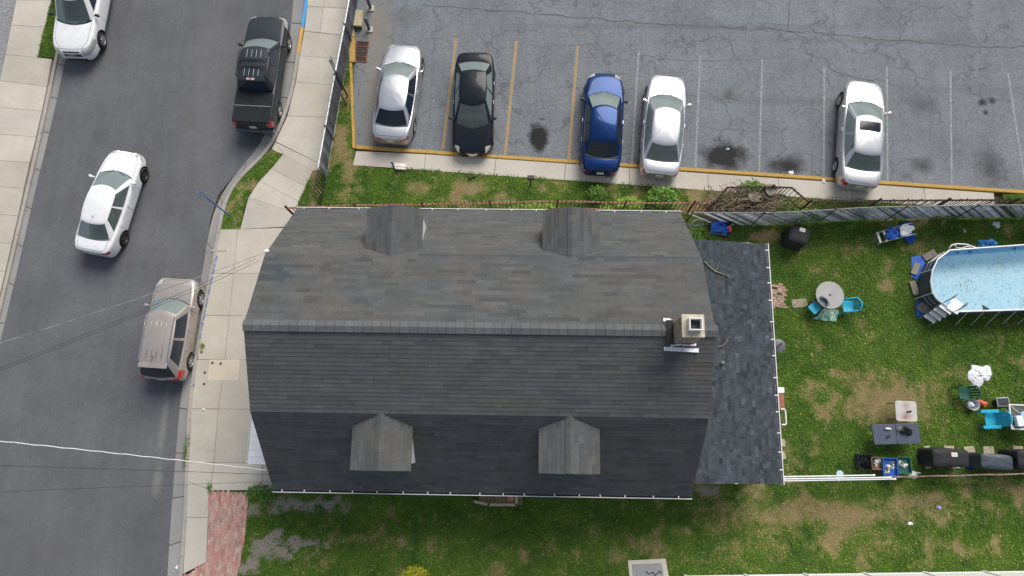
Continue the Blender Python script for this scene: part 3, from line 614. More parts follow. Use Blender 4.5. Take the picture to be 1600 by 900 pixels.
# dormers
def dormer(cx, sgn, k):
    d = MB(); yf, hw, ze, zr = (4.52 if sgn > 0 else 4.5), 1.0, 5.45, ZB; s = sgn
    yb_e, yb_r = WB+(ZB-ze)/((ZB-ZE)/(WE-WB)), WB
    root = empty('dormer', (cx, 0, 0)); root.parent = house
    w = MB(); yw = 4.28; zlow = ZB-(yw-WB)*((ZB-ZE)/(WE-WB))
    w._add([(-.95, s*yw, zlow), (.95, s*yw, zlow), (.95, s*yw, ze-.02), (0, s*yw, zr-.06), (-.95, s*yw, ze-.02), (-.95, s*(yb_e-.1), ze-.02), (.95, s*(yb_e-.1), ze-.02), (0, s*yb_r, zr-.1)],
           [(0, 1, 2, 3, 4), (1, 6, 2), (0, 4, 5), (2, 6, 7, 3), (4, 3, 7, 5)]); w.build('dormer_wall', M['siding'], root)
    wn = MB(); z0 = zlow+.12; z1 = ze-.1; wn.box((0, s*(yw+.02), (z0+z1)/2), (1.0, .05, z1-z0)); fr = wn.build('window', M['fascia'], root)
    pn = MB(); pn.box((0, s*(yw+.05), (z0+z1)/2+.0), (.84, .012, z1-z0-.14)); pn.build('pane', M['glass_dark'], root)
    st = MB()
    for side in (-1, 1):
        sh = .035+k*.004; a = [(0, yf, zr), (side*hw, yf, ze), (side*hw, yb_e-.05, ze+.0), (0, yb_r-.05, zr+.0)]
        top = [Vector((p[0], s*p[1], p[2])) for p in a]; q = MB(); q.hexa([p-Vector((0, 0, .06)) for p in top], top); q.build('dormer_deck', M['deckwood'], root)
        q = MB(); q.tube([Vector((side*hw*t_, s*(yb_r+(yb_e-yb_r)*t_-.02), zr+(ze-zr)*t_+.015)) for t_ in (.12, .5, 1.0)], .022, 5); q.build('valley_shade', M['deckwood'], root)  # dark tubes stand for the shade under the dormer eaves
        L = math.hypot(hw, zr-ze); nv = Vector((side*(zr-ze), 0, hw)).normalized(); nc = 7
        for c in range(nc):
            t0, t1 = c/nc, (c+1)/nc; y = yf+.012
            while True:
                ln = rnd.choice((.3, .5, .7, .95)); y1 = max(y-ln, yb_e-(yb_e-yb_r)*(1-(t0+t1)/2)-.03)
                def pt(t, yy, h): return Vector((side*hw*t, s*yy, zr+(ze-zr)*t))+nv*h
                st.tint = tuple(g*1.06 for g in shingle_tint()); cr = [pt(t0, y, .004), pt(t1, y, .016), pt(t1, y1, .016), pt(t0, y1, .004)]
                st.hexa([p-nv*.012 for p in cr], cr); 
                if y1 > y-ln+1e-4: break
                y = y1-.004
    tag(st.build('shingles', M['shingle'], root), kind='stuff')
    y = yf; 
    while y > yb_r:
        q = MB(); kk = rnd.uniform(.95, 1.2); q.tint = (kk, kk, kk); y1 = max(y-.29, yb_r-.12)
        for side in (-1, 1):
            cr = [Vector((0, s*y, zr+.035)), Vector((side*.15, s*y, zr-.028)), Vector((side*.15, s*y1, zr-.028)), Vector((0, s*y1, zr+.035))]; q.hexa([p-Vector((0, 0, .01)) for p in cr], cr)
        q.build('ridge_cap', M['shingle'], root); y -= .295
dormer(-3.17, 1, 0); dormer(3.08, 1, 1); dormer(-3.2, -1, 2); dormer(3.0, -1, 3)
# gutters with hangers
M['debris'] = mat('gutter_debris', (.025, .022, .02), .9, var=.4, scale=20)
def gutter_run(a, c, z, name='gutter', out=(0, 1), n=12, wd=.12):
    A, B = Vector((*a, z)), Vector((*c, z)); d = (B-A).normalized(); o = Vector((*out, 0)); q = MB()
    def bar(o0, o1, z0, z1): q.hexa([A+o*o0+Vector((0, 0, z0)), B+o*o0+Vector((0, 0, z0)), B+o*o1+Vector((0, 0, z0)), A+o*o1+Vector((0, 0, z0))], [A+o*o0+Vector((0, 0, z1)), B+o*o0+Vector((0, 0, z1)), B+o*o1+Vector((0, 0, z1)), A+o*o1+Vector((0, 0, z1))])
    bar(0, .012, -.11, .0); bar(0.013, wd-.013, -.11, -.1); bar(wd-.012, wd+.012, -.11, .012)
    g = q.build(name, M['fascia'], house)
    q = MB(); q.mi = 0; bar(.014, wd-.014, -.099, -.07); q.build('debris', M['debris'], g)
    for i in range(n):
        t = (i+.35+rnd.uniform(-.12, .12))/n; p = A.lerp(B, t); q = MB(); q.hexa([p-d*.018-o*.05+Vector((0, 0, .014)), p+d*.018-o*.05+Vector((0, 0, .014)), p+d*.018+o*(wd+.01)+Vector((0, 0, .014)), p-d*.018+o*(wd+.01)+Vector((0, 0, .014))], [p-d*.018-o*.05+Vector((0, 0, .024)), p+d*.018-o*.05+Vector((0, 0, .024)), p+d*.018+o*(wd+.01)+Vector((0, 0, .024)), p-d*.018+o*(wd+.01)+Vector((0, 0, .024))])
        q.build('gutter_hanger', M['fascia'], g)
gutter_run((-HX-.02, WE-.07), (HX+.02, WE-.07), ZE+.01, n=15); gutter_run((-HX-.02, -WE+.04), (HX+.02, -WE+.04), ZE+.01, out=(0, -1), n=17)
# rear extension with its low roof
AX0, AX1, AY0, AY1 = 7.3, 10.9, -4.87, 4.2; AZ0, AZ1 = 3.3, 2.6
q = MB(); q.hexa([(AX0, AY0+.25, 0), (AX1-.25, AY0+.25, 0), (AX1-.25, AY1-.25, 0), (AX0, AY1-.25, 0)], [(AX0, AY0+.25, AZ0-.15), (AX1-.25, AY0+.25, AZ1-.13), (AX1-.25, AY1-.25, AZ1-.13), (AX0, AY1-.25, AZ0-.15)]); q.build('extension_wall', M['siding'], house)
q = MB(); t = [Vector((AX0, AY0, AZ0)), Vector((AX1, AY0, AZ1)), Vector((AX1, AY1, AZ1)), Vector((AX0, AY1, AZ0))]; q.hexa([p-Vector((0, 0, .1)) for p in t], t); q.build('extension_deck', M['fascia'], house)
u = (Vector((AX1, 0, AZ1))-Vector((AX0, 0, AZ0))); LA = u.length; u.normalize(); nv = Vector((0, 1, 0)).cross(-u); nv = nv if nv.z > 0 else -nv
nc = 26; e = LA/nc; tabs = []
for c in range(nc):
    y = AY0-rnd.uniform(0, .2)
    while y < AY1:
        ln = rnd.choice((.12, .16, .2, .28)); y0, y1 = max(y, AY0), min(y+ln, AY1); y += ln
        if y1-y0 > .02: tabs.append((c, y0, y1, rnd.gauss(1, .17)*(1.3 if rnd.random() < .12 else 1), rnd.random() < .4))
tabs.sort(key=lambda s: -(s[2]-s[1])*(s[0] > 2)); q2 = MB()
def tab_pts(c, y0, y1, h):
    A = Vector((AX0, 0, AZ0))+u*(e*c); B = A+u*e; a = [A+Vector((0, y0+.003, 0)), B+Vector((0, y0+.003, 0)), B+Vector((0, y1-.003, 0)), A+Vector((0, y1-.003, 0))]
    return [p-nv*.004 for p in a], [a[0]+nv*.004, a[1]+nv*(.014+h), a[2]+nv*(.014+h), a[3]+nv*.004]
uq = MB(); uq.hexa(*[[Vector((p.x-AX0, p.y, p.z-AZ0)) for p in r] for r in tab_pts(0, 0, 1, .003)]); ud = uq.build('extension_shingle', M['shingle2']); um = ud.data; bpy.data.objects.remove(ud)
for i, (c, y0, y1, k, pr) in enumerate(tabs):
    if i < 300:
        s = bpy.data.objects.new('extension_shingle', um); COL.objects.link(s); s.parent = house; s.scale = (1, y1-y0, 1); p = u*(e*c); s.location = (AX0+p.x, y0, AZ0+p.z); s.color = (k, k, k*1.01, 1)
    else: q2.tint = (k, k, k*1.01); q2.hexa(*tab_pts(c, y0, y1, .004*pr))
tag(q2.build('extension_shingles', M['shingle2'], house), kind='stuff')
gutter_run((AX1, AY1+.03), (AX1, AY0-.03), AZ1, out=(1, 0), n=13, wd=.085)
# chimney on the ridge
ch = empty('chimney', (6.5, -.07, ZR)); ch.parent = house
M['brick'] = mat('chimney_brick', srgb(148, 124, 110), .9, var=.3, scale=14, col2=srgb(184, 168, 154), tint=True, bump=.3)
q = MB(); q.box((0, 0, .45), (.58, .6, 1.62)); q.build('mortar', mat('mortar', srgb(168, 158, 142), .95), ch)
q = MB()
for r in range(20):
    z = -.32+r*.076
    for s, (w, h) in enumerate(((.61, .63),)):
        for i in range(3):
            k = rnd.uniform(.7, 1.25); q.tint = (k, k*rnd.uniform(.9, 1.05), k*rnd.uniform(.85, 1.05)); o = (.5 if r % 2 else 0)
            for side in (-1, 1):
                q.box((-.2+.2*i+(.02 if r % 2 else -.02), side*.295, z), (.185, .05, .066)); q.box((side*.285, -.2+.2*i+(-.02 if r % 2 else .02), z), (.05, .185, .066))
tag(q.build('brick', M['brick'], ch), kind='stuff')
q = MB(); q.rbox((0, 0, 1.3), (.68, .7, .08), .03); q.build('crown', mat('chimney_crown', srgb(186, 176, 158), .9, var=.2, scale=8, bump=.2), ch)
q = MB()
for a, d in (((0, -.17), (.4, .035)), ((0, .17), (.4, .035)), ((-.1825, 0), (.035, .305)), ((.1825, 0), (.035, .305))): q.box((a[0]+.03, a[1]+.02, 1.46), (d[0], d[1], .26))
q.build('flue', mat('flue_tile', srgb(225, 225, 222), .6, var=.06), ch)
q = MB(); q.box((.03, .02, 1.345), (.328, .3, .01)); q.build('flue_floor', M['black'], ch)  # black sheet across the inside of the flue
fl = mat('white_flashing', (.72, .74, .77), .5, var=.15, scale=10)
def board(a, c, wd, z0, z1, par, name='flashing_board'):
    A, B = Vector(a), Vector(c); d = (B-A).normalized(); s = Vector((-d.y, d.x, 0))*wd/2; q = MB(); q.hexa([A-s, B-s, B+s, A+s], [p+Vector((0, 0, z1)) for p in (A-s, B-s, B+s, A+s)]); q.build(name, fl, par)
sz = lambda y: ZR-abs(y)*(ZR-ZB)/WB+.03
def onroof(x, y): return (x-6.5, y+.07, sz(y)-ZR)
board(onroof(5.92, -.56), onroof(7.02, -.6), .13, 0, .04, ch); board(onroof(6.14, .36), onroof(6.16, -.5), .07, 0, .1, ch); board(onroof(5.9, .36), onroof(6.13, .35), .11, 0, .05, ch)
q = MB(); pts = [onroof(6.17+.05*i, -.4-.06*rnd.random()) for i in range(16)]; q.tube([(p[0], p[1], p[2]+.02+rnd.uniform(0, .05)) for p in pts], [.02+.02*rnd.random() for _ in pts], 5); q.build('crumpled_flashing', fl, ch)
q = MB(); q.box((-.43, .0, sz(.0)-ZR+.02), (.22, .78, .03)); q.build('tar_patch', M['debris'], ch)
# awning over the front door
aw = MB(); ax0, ax1, ay0, ay1 = -8.76, -7.28, -4.48, -2.62
root = empty('awning', (0, 0, 0)); root.parent = house
nP = 7
for i in range(nP):
    y0 = ay0+(ay1-ay0)*i/nP; y1 = ay0+(ay1-ay0)*(i+1)/nP; q = MB(); t = [Vector((ax0, y0+.006, 2.38)), Vector((ax1, y0+.006, 2.62)), Vector((ax1, y1-.006, 2.62)), Vector((ax0, y1-.006, 2.38))]
    q.hexa([p-Vector((0, 0, .03)) for p in t], t); q.build('awning_panel', M['whitemetal'], root)
q = MB(); q.box((ax0-.07, (ay0+ay1)/2, 2.32), (.012, ay1-ay0+.06, .1)); q.box((ax0-.03, (ay0+ay1)/2, 2.275), (.07, ay1-ay0+.06, .01)); q.build('awning_gutter', M['fascia'], root)
for y in (ay0+.1, (ay0+ay1)/2, ay1-.1):
    q = MB(); q.box((ax0-.04, y, 2.375), (.09, .03, .012)); q.build('gutter_hanger', M['fascia'], root)
for y in (ay0+.05, ay1-.05):
    q = MB(); q.box((ax0+.08, y, 1.22), (.07, .07, 2.3)); q.build('awning_post', M['whitemetal'], root)
# cable bracket at the front gable, vent on the extension
bx = P3(415, 392, 5.7); q = MB(); q.box((bx.x+.06, bx.y, 5.72), (.14, .1, .1)); q.build('service_bracket', M['fascia'], house)
v = P3(1128, 567, 3.05); q = MB(); q.lathe([(.04, -.1), (.04, .1), (.065, .11), (.06, .15), (.03, .17)], (v.x, v.y, 3.05), 12); q.build('vent_pipe', mat('dull_vent', srgb(120, 128, 122), .7), house)
# small things fixed at the rear wall
c = px(1213, 610, .8); q = MB(); q.rbox((c[0]+.1, c[1], .85), (.3, .22, .3), .03); q.build('meter_box', M['white'], house)
q = MB(); c = px(1219, 652, .5); q.tube([(c[0]-.1, c[1]+.3, .9), (c[0]+.05, c[1]+.3, .9), (c[0]+.08, c[1]+.25, .9), (c[0]+.08, c[1]-.25, .9), (c[0]+.05, c[1]-.3, .9), (c[0]-.1, c[1]-.3, .9)], .03, 6); q.build('door_rail', M['white'], house)

# ---------------------------------------------------------------- fences
def along(pts, s):
    for a, c in zip(pts, pts[1:]):
        l = math.hypot(c[0]-a[0], c[1]-a[1])
        if s <= l: return (a[0]+(c[0]-a[0])*s/l, a[1]+(c[1]-a[1])*s/l), math.atan2(c[1]-a[1], c[0]-a[0])
        s -= l
    a, c = pts[-2], pts[-1]; return c, math.atan2(c[1]-a[1], c[0]-a[0])
def plen(pts): return sum(math.hypot(c[0]-a[0], c[1]-a[1]) for a, c in zip(pts, pts[1:]))
def chain_link(name, label, pts, h, railm, postm, slatm, slatw, gap, diag=0, post=2.6, miss=None, tints=((1, 1, 1),), barbs=False, railr=.028):
    root = empty(name, (*pts[0], ZL), 0, label, 'fence'); O = Vector((*pts[0], ZL)); L = plen(pts); rd = random.Random(len(name)+int(L*10))
    z3 = lambda s, z: Vector((*along(pts, s)[0], ZL+z))-O
    q = MB(); q.tube([z3(L*i/20, h) for i in range(21)], railr, 8); q.build('top_rail', railm, root, smooth='auto')
    q = MB(); q.tube([z3(L*i/20, .08) for i in range(21)], .008, 5); q.build('bottom_wire', M['wire'], root)
    pm = MB(); pm.lathe([(.034, 0), (.034, h+.04), (.045, h+.045), (.045, h+.075), (.02, h+.1)], (0, 0, 0), 8); po = pm.build('post', postm, root); first = True
    s = .05
    while s < L:
        p = z3(s, 0)
        if first: po.location = p; first = False
        else: copy_obj(po, root, p)
        s += post
    # woven wire
    q = MB(); st = .085; n = int(L/st); k = h-.05
    for i in range(n):
        for d in (1, -1):
            s0 = i*st; s1 = s0+d*k*.9
            if s1 < 0 or s1 > L: continue
            a, c = z3(s0, .06), z3(s1, h+(.03 if barbs else 0)); off = Vector((0, 0, .004)); w = Vector((math.sin(along(pts, s0)[1]), -math.cos(along(pts, s0)[1]), 0))*.004
            q._add([a-off, a+off, c+off, c-off], [(0, 1, 2, 3)]); q._add([a-w, a+w, c+w, c-w], [(0, 1, 2, 3)])
    tag(q.build('chain_link', M['wire'], root), kind='stuff')
    sm = MB(); ln = (h-.14)/math.cos(diag); Mx = Matrix.Rotation(diag, 3, 'Y'); sm.box((0, 0, 0), (slatw, .006, ln), M=Mx)
    so_ = sm.build('slat', slatm, root); first = True; s = .06
    while s < L-.05:
        if not (miss and miss(z3(s, 0)+O, rd)):
            (x, y), a = along(pts, s); p = Vector((x, y, ZL+h/2+.0))-O+Vector((math.sin(a), -math.cos(a), 0))*.006
            t = rd.choice(tints); k = rd.uniform(.8, 1.15)
            o = so_ if first else copy_obj(so_, root); first = False; o.location = p; o.rotation_euler = (0, 0, a); o.color = (t[0]*k, t[1]*k, t[2]*k, 1)
        s += gap
    return root
M['whiterail'] = mat('weathered_white_rail', (.62, .63, .65), .45, .3, var=.35, scale=7)
f1 = chain_link('chain_link_fence', 'grey slatted chain link fence with pale top rail beside the right pavement', [px(583, -150, ZL), px(554, 39, ZL), px(529, 171, ZL), px(510, 280, ZL)], 1.32, M['whiterail'], M['iron'], M['slat'], .05, .066, 0, 2.45, None, ((.32, .34, .38), (.4, .42, .47), (.2, .21, .24), (.75, .78, .85)), True, .034)
# short panel of open iron bars at its end
A, B = px(509.5, 283, ZL), px(502, 321, ZL); root = empty('iron_bar_panel', (*A, ZL), 0, 'short black iron bar panel ending the slatted fence by the house', 'fence panel'); d = Vector((B[0]-A[0], B[1]-A[1], 0))
q = MB(); q.tube([(0, 0, 1.22), d+Vector((0, 0, 1.22))], .025, 6); q.build('rail', M['iron'], root); q = MB(); q.tube([(0, 0, .15), d+Vector((0, 0, .15))], .02, 6); q.build('rail', M['iron'], root)
for i in range(7):
    q = MB(); q.box(d*(i/6)+Vector((0, 0, .68)), (.028, .028, 1.3)); q.build('bar', M['iron'], root)
f2 = chain_link('slatted_yard_fence', 'chain link fence with diagonal grey slats along the back yard', [px(1066, 352, ZL), px(1200, 352, ZL), px(1330, 344, ZL), px(1500, 341, ZL), px(1680, 340, ZL)], 1.68, mat('weathered_rail', (.2, .2, .2), .6, .4, var=.3), M['iron'], M['slat'], .07, .105, -.78, 2.9,
               lambda p, rd: (p.x < 9.6 and rd.random() < .75) or rd.random() < .08, ((1.7, 1.68, 1.68), (1.45, 1.43, 1.44), (1.9, 1.87, 1.88), (1.0, .98, 1.0), (.2, .17, .16), (1.3, 1.29, 1.3)))
M['rustrail'] = mat('salmon_rusty_rail', srgb(128, 86, 68), .85, var=.3, scale=7, col2=srgb(160, 118, 96))
def picket_fence(name, label, tops, h, gap, railm='rustrail'):
    pts = [px(a, c, ZL+h) for a, c in tops]; root = empty(name, (*pts[0], ZL), 0, label, 'fence'); O = Vector((*pts[0], ZL)); L = plen(pts); rd = random.Random(9)
    z3 = lambda s, z: Vector((*along(pts, s)[0], ZL+z))-O
    for a, c in zip(pts, pts[1:]):
        for z, wd in ((h-.04, .07), (.18, .05)):
            A, B = Vector((*a, ZL+z))-O, Vector((*c, ZL+z))-O; d = (B-A).normalized(); s = Vector((-d.y, d.x, 0))*wd/2; q = MB(); q.hexa([A-s, B-s, B+s, A+s], [p+Vector((0, 0, .035)) for p in (A-s, B-s, B+s, A+s)]); q.build('rail', M[railm], root)
    q = MB(); q.box((0, 0, h/2+.03), (.024, .024, h-.02)); q._add([(-.02, -.02, h+.02), (.02, -.02, h+.02), (.02, .02, h+.02), (-.02, .02, h+.02), (0, 0, h+.1)], [(0, 1, 4), (1, 2, 4), (2, 3, 4), (3, 0, 4), (3, 2, 1, 0)]); pk = q.build('picket', M['rustdark'], root); first = True; s = .05
    while s < L:
        (x, y), a = along(pts, s); o = pk if first else copy_obj(pk, root); first = False; o.location = z3(s, 0); o.rotation_euler = (rd.gauss(0, .02), rd.gauss(0, .02), a); s += gap
    q = MB(); q.box((0, 0, h/2+.06), (.07, .07, h+.12)); q.lathe([(.02, h+.12), (.06, h+.15), (.05, h+.2), (.01, h+.22)], (0, 0, 0), 8); pk = q.build('post', M['rustdark'], root); s = .03; first = True
    while s < L:
        o = pk if first else copy_obj(pk, root); first = False; o.location = z3(s, 0); o.rotation_euler = (0, 0, along(pts, s)[1]); s += 2.85
    return root
picket_fence('picket_fence', 'rusty iron picket fence running close along the north side of the house', [(447, 325), (540, 321), (740, 317.5), (840, 314.5), (900, 314.5), (1000, 317), (1112, 317)], 1.1, .178)
picket_fence('picket_fence', 'rusty picket fence section angled out around the vine covered stumps', [(1114, 319), (1136, 293), (1206, 292), (1237, 293), (1263, 315)], 1.1, .165, 'rustdark')
picket_fence('picket_fence', 'rusty picket fence right behind the slatted yard fence below the silver car', [(1265, 315), (1360, 313.5), (1600, 312), (1690, 312)], 1.05, .15, 'rustdark')
# yard fence towards the south lawn
def south_fence():
    A, B = px(1222, 750, ZL+1.0), px(1700, 738, ZL+1.0); root = empty('wire_fence', (*A, ZL), 0, 'low wire fence with rusty top rail between yard and south lawn', 'fence'); d = Vector((B[0]-A[0], B[1]-A[1], 0)); L = d.length; u_ = d.normalized()
    q = MB(); q.tube([u_*(L*i/24)+Vector((0, .01*math.sin(i*1.7), .98+.012*math.sin(i*.9))) for i in range(25)], .03, 7); q.build('top_rail', mat('rust_brown_rail', srgb(120, 92, 76), .8, var=.3, scale=6, col2=srgb(158, 140, 122)), root)
    s = 0
    while s < L:
        q = MB(); q.lathe([(.03, 0), (.03, 1.03), (.01, 1.06)], u_*s, 8); q.build('post', M['galv'], root); s += 2.4
    q = MB()
    for i in range(int(L/.1)):
        for dd in (1, -1):
            s0 = i*.1; s1 = s0+dd*.85
            if 0 <= s1 <= L: a, c = u_*s0+Vector((0, 0, .05)), u_*s1+Vector((0, 0, .96)); q._add([a-u_*.004, a+u_*.004, c+u_*.004, c-u_*.004], [(0, 1, 2, 3)])
    tag(q.build('chain_link', M['wire'], root), kind='stuff')
    for i, (x0, y0, x1, y1) in enumerate(((1224, 745, 1365, 742.5), (1224, 748.5, 1390, 746), (1223, 751.5, 1398, 748.5))):
        a, c = P3(x0, y0, 1.13), P3(x1, y1, 1.13); q = MB(); e = empty('white_pipe', a, 0, ['long white pipe on the yard fence, nearest the plastic bins', 'long white pipe between two others on the yard fence', 'long white pipe on the yard fence, nearest the south lawn'][i], 'pipe', 'white pipes on the fence'); q.tube([(0, 0, 0.03*(i % 2)), c-a+Vector((0, 0, .03*(i % 2)))], .026, 8); q.build('tube', M['white'], e, smooth='auto')
        for t in (.0, .5, 1.0):
            q = MB(); p = (c-a)*t+Vector((0, 0, .03*(i % 2))); dd = (c-a).normalized()*.05; q.tube([p-dd, p+dd], .034, 8); q.build('coupling', M['whitemetal'], e)
south_fence()
# white vinyl fence along the far lawn edge
A, B = px(1070, 900, ZL), px(1720, 891, ZL); root = empty('vinyl_fence', (*A, ZL), 0, 'white vinyl panel fence along the bottom edge of the south lawn', 'fence'); d = Vector((B[0]-A[0], B[1]-A[1], 0)); L = d.length; a = math.atan2(d.y, d.x); u_ = d.normalized(); s = 0
while s < L-.1:
    e = min(2.3, L-s); q = MB(); q.box(u_*(s+e/2)+Vector((0, 0, 1.47)), (e-.13, .06, .12), a); q.build('rail', M['white'], root); q = MB(); q.box(u_*(s+e/2)+Vector((0, 0, .12)), (e-.13, .06, .12), a); q.build('rail', M['white'], root)
    n = 9
    for i in range(n): q = MB(); q.box(u_*(s+.07+(e-.14)*(i+.5)/n)+Vector((0, 0, .79)), ((e-.16)/n, .03, 1.24), a); q.build('board', M['white'], root)
    q = MB(); q.rbox(u_*s+Vector((0, 0, .8)), (.12, .12, 1.6), .01, a); q.rbox(u_*s+Vector((0, 0, 1.63)), (.15, .15, .05), .01, a); q.build('post', M['white'], root); s += 2.3

# ---------------------------------------------------------------- street and lot furniture
def pole_sign(name, label, base, h, r, polem, plate, platem, rz, sym=None, lean=(0, 0)):
    o = empty(name, P3(*base, ZL), rz, label, 'sign'); q = MB(); q.tube([(0, 0, -.02), (lean[0], lean[1], h)], r, 8); q.build('pole', polem, o, smooth='auto')
    q = MB(); w_, h_, z = plate; q.rbox((0, 0, 0), (w_, h_, .006), .03); 
    q.v = [(x+lean[0], -r-.006+lean[1]-zz, z+y) for x, y, zz in q.v]; p = q.build('plate', platem, o)
    if sym:
        q = MB(); q.rbox((0, 0, 0), (w_*.62, w_*.62, .004), .02); q.v = [(x+lean[0], -r-.013+lean[1]-zz, z+y+.04) for x, y, zz in q.v]; q.build('symbol', sym, p)
    return o
M['bluepaint'] = mat('blue_paint', srgb(40, 98, 165), .45, var=.15); M['signwhite'] = mat('sign_white', srgb(205, 220, 230), .4, var=.05); M['signback'] = mat('sign_back', srgb(120, 128, 135), .5, .6)
pole_sign('parking_sign', 'blue and white sign on a tall blue pole in the grass verge', (360, 338), 3.05, .032, M['bluepaint'], (.32, .46, 2.78), M['signwhite'], -.55, M['bluepaint'])
pole_sign('sign_post', 'dark rusty sign post with grey plate leaning over the slatted fence', (543, 150), 3.05, .035, M['rustdark'], (.5, .6, 2.7), M['signback'], 1.75)
e = empty('iron_rod', P3(541, 163, ZL), 0, 'thin dark rod beside the rusty sign post', 'rod'); q = MB(); q.tube([(0, 0, 0), (-.05, .03, 2.0)], .022, 6); q.build('rod', M['rustdark'], e); q = MB(); q.box((0, 0, .03), (.1, .1, .06)); q.build('foot', M['rustdark'], e)
for i, (b, lab) in enumerate((((577, 46), 'grey steel bollard nearest the storm drain'), ((579, 13), 'grey steel bollard at the top edge by the concrete block'))):
    e = empty('bollard', P3(*b, 0), 0, lab, 'bollard', 'bollards by the lot entrance'); q = MB(); q.lathe([(.075, 0), (.075, .85), (.06, .89), (.02, .91)], (0, 0, 0), 14); q.build('pipe', mat('grey_bollard', srgb(96, 102, 112), .6, .3), e, smooth='auto'); q = MB(); q.rbox((.02, -.02, .03), (.3, .3, .06), .02); q.build('footing', M['concrete'], e)
e = empty('concrete_block', P3(560, 33, 0), -.06, 'tan concrete block lying beside the storm drain', 'block'); q = MB(); q.rbox((0, 0, .14), (.5, .82, .28), .04); q.build('block', mat('tan_concrete', srgb(178, 166, 140), .9, var=.15, bump=.3), e); q = MB(); q.box((0, -.415, .1), (.42, .02, .1)); q.build('slot', M['debris'], e)
c = P3(565, 81, 0); e = empty('storm_drain', c, -.05, 'rusty storm drain grate beside the yellow kerb', 'drain')
q = MB(); q.box((0, 0, .004), (.56, 1.04, .006)); q.build('pit', M['black'], e); q = MB()
for sx in (-1, 1): q.box((sx*.27, 0, .015), (.04, 1.06, .03))
for sy in (-1, 1): q.box((0, sy*.515, .015), (.5, .04, .03))
q.build('frame', M['rust'], e)
for i in range(8): q = MB(); q.box((-.22+.063*i, 0, .014), (.022, .99, .022)); q.build('bar', M['rustdark'], e)
for i in range(3): q = MB(); q.box((0, -.25+.25*i, .019), (.5, .03, .02)); q.build('cross_bar', M['rust'], e)
# bits along the north lawn
e = empty('path_stake', P3(620, 271, ZL), 0, 'thin black stake leaning beside the white carton', 'stake'); q = MB(); q.tube([(0, 0, 0), (-.1, .2, .75)], .03, 6); q.build('stake', M['iron'], e); q = MB(); q.lathe([(.04, 0), (.05, .02), (.03, .05)], (-.1, .2, .73), 8); q.build('cap', M['iron'], e)
e = empty('carton', P3(626, 261, ZS), -.08, 'flat white carton lying at the edge of the lot walk', 'carton'); q = MB(); q.box((0, 0, .06), (.5, .27, .1), 0); q.build('tray', mat('white_card', srgb(214, 206, 196), .8), e); q = MB(); q.box((0, .05, .122), (.49, .15, .018), 0); q.build('flap', mat('white_card_flap', srgb(225, 219, 212), .8), e)
e = empty('path_light', P3(829, 289, ZL), 0, 'small black box on a short post in the north lawn', 'path light'); q = MB(); q.box((0, 0, .4), (.05, .05, .8)); q.build('post', M['iron'], e); q = MB(); q.rbox((0, 0, .85), (.3, .16, .2), .02); q.build('lamp_box', mat('dark_bronze', (.05, .045, .04), .5, .5), e)
e = empty('broken_stake', P3(737, 278, ZL), .2, 'broken black stake lying in the grass below the black car', 'stake'); q = MB(); q.tube([(-.2, -.06, .03), (0, 0, .07), (.22, .04, .04)], .025, 6); q.build('stake', M['iron'], e); q = MB(); q.box((.1, .03, .08), (.14, .06, .05)); q.build('bracket', M['iron'], e)
# overhead cables
def cable(label, a, c, r, mt, sag=.35, wig=0):
    A, B = Vector(a), Vector(c); B = A+(B-A)*1.25; n = 40; q = MB()
    q.tube([A.lerp(B, i/n)+Vector((0, wig*math.sin(i*2.1), -sag*4*(i/n)*(1-i/n)+wig*math.sin(i*1.3))) for i in range(n+1)], r, 6); o = q.build('overhead_cable', mt, smooth=True); return tag(o, label, 'cable', 'overhead cables')
grey = mat('grey_cable', (.25, .25, .25), .6, var=.6, scale=3)
cable('pale grey overhead cable to the front gable, uppermost of all', P3(415, 394, 5.7), P3(0, 532, 7.6), .011, grey)
cable('upper black cable of the thin pair crossing the street', P3(400, 404, 5.6), P3(0, 571, 7.6), .007, M['cable']); cable('lower black cable of the thin pair crossing the street', P3(404, 408, 5.6), P3(0, 575, 7.6), .007, M['cable'])
cable('thick white overhead cable crossing the street to the south gable', P3(428, 736, 3.6), P3(0, 690, 7.4), .015, M['whitecable'], .3, .012)
cable('thin black cable just below the thick white one', P3(428, 742, 3.5), P3(0, 728, 7.2), .008, M['cable']); cable('lowest thin black cable crossing the street', P3(432, 752, 3.4), P3(0, 769, 7.0), .006, M['cable'])

# ---------------------------------------------------------------- vehicles
def lerp(a, b, t): return a+(b-a)*t
def interp(tab, u, i):
    for a, c in zip(tab, tab[1:]):
        if u <= c[0]: return lerp(a[i], c[i], (u-a[0])/(c[0]-a[0]))
    return tab[-1][i]
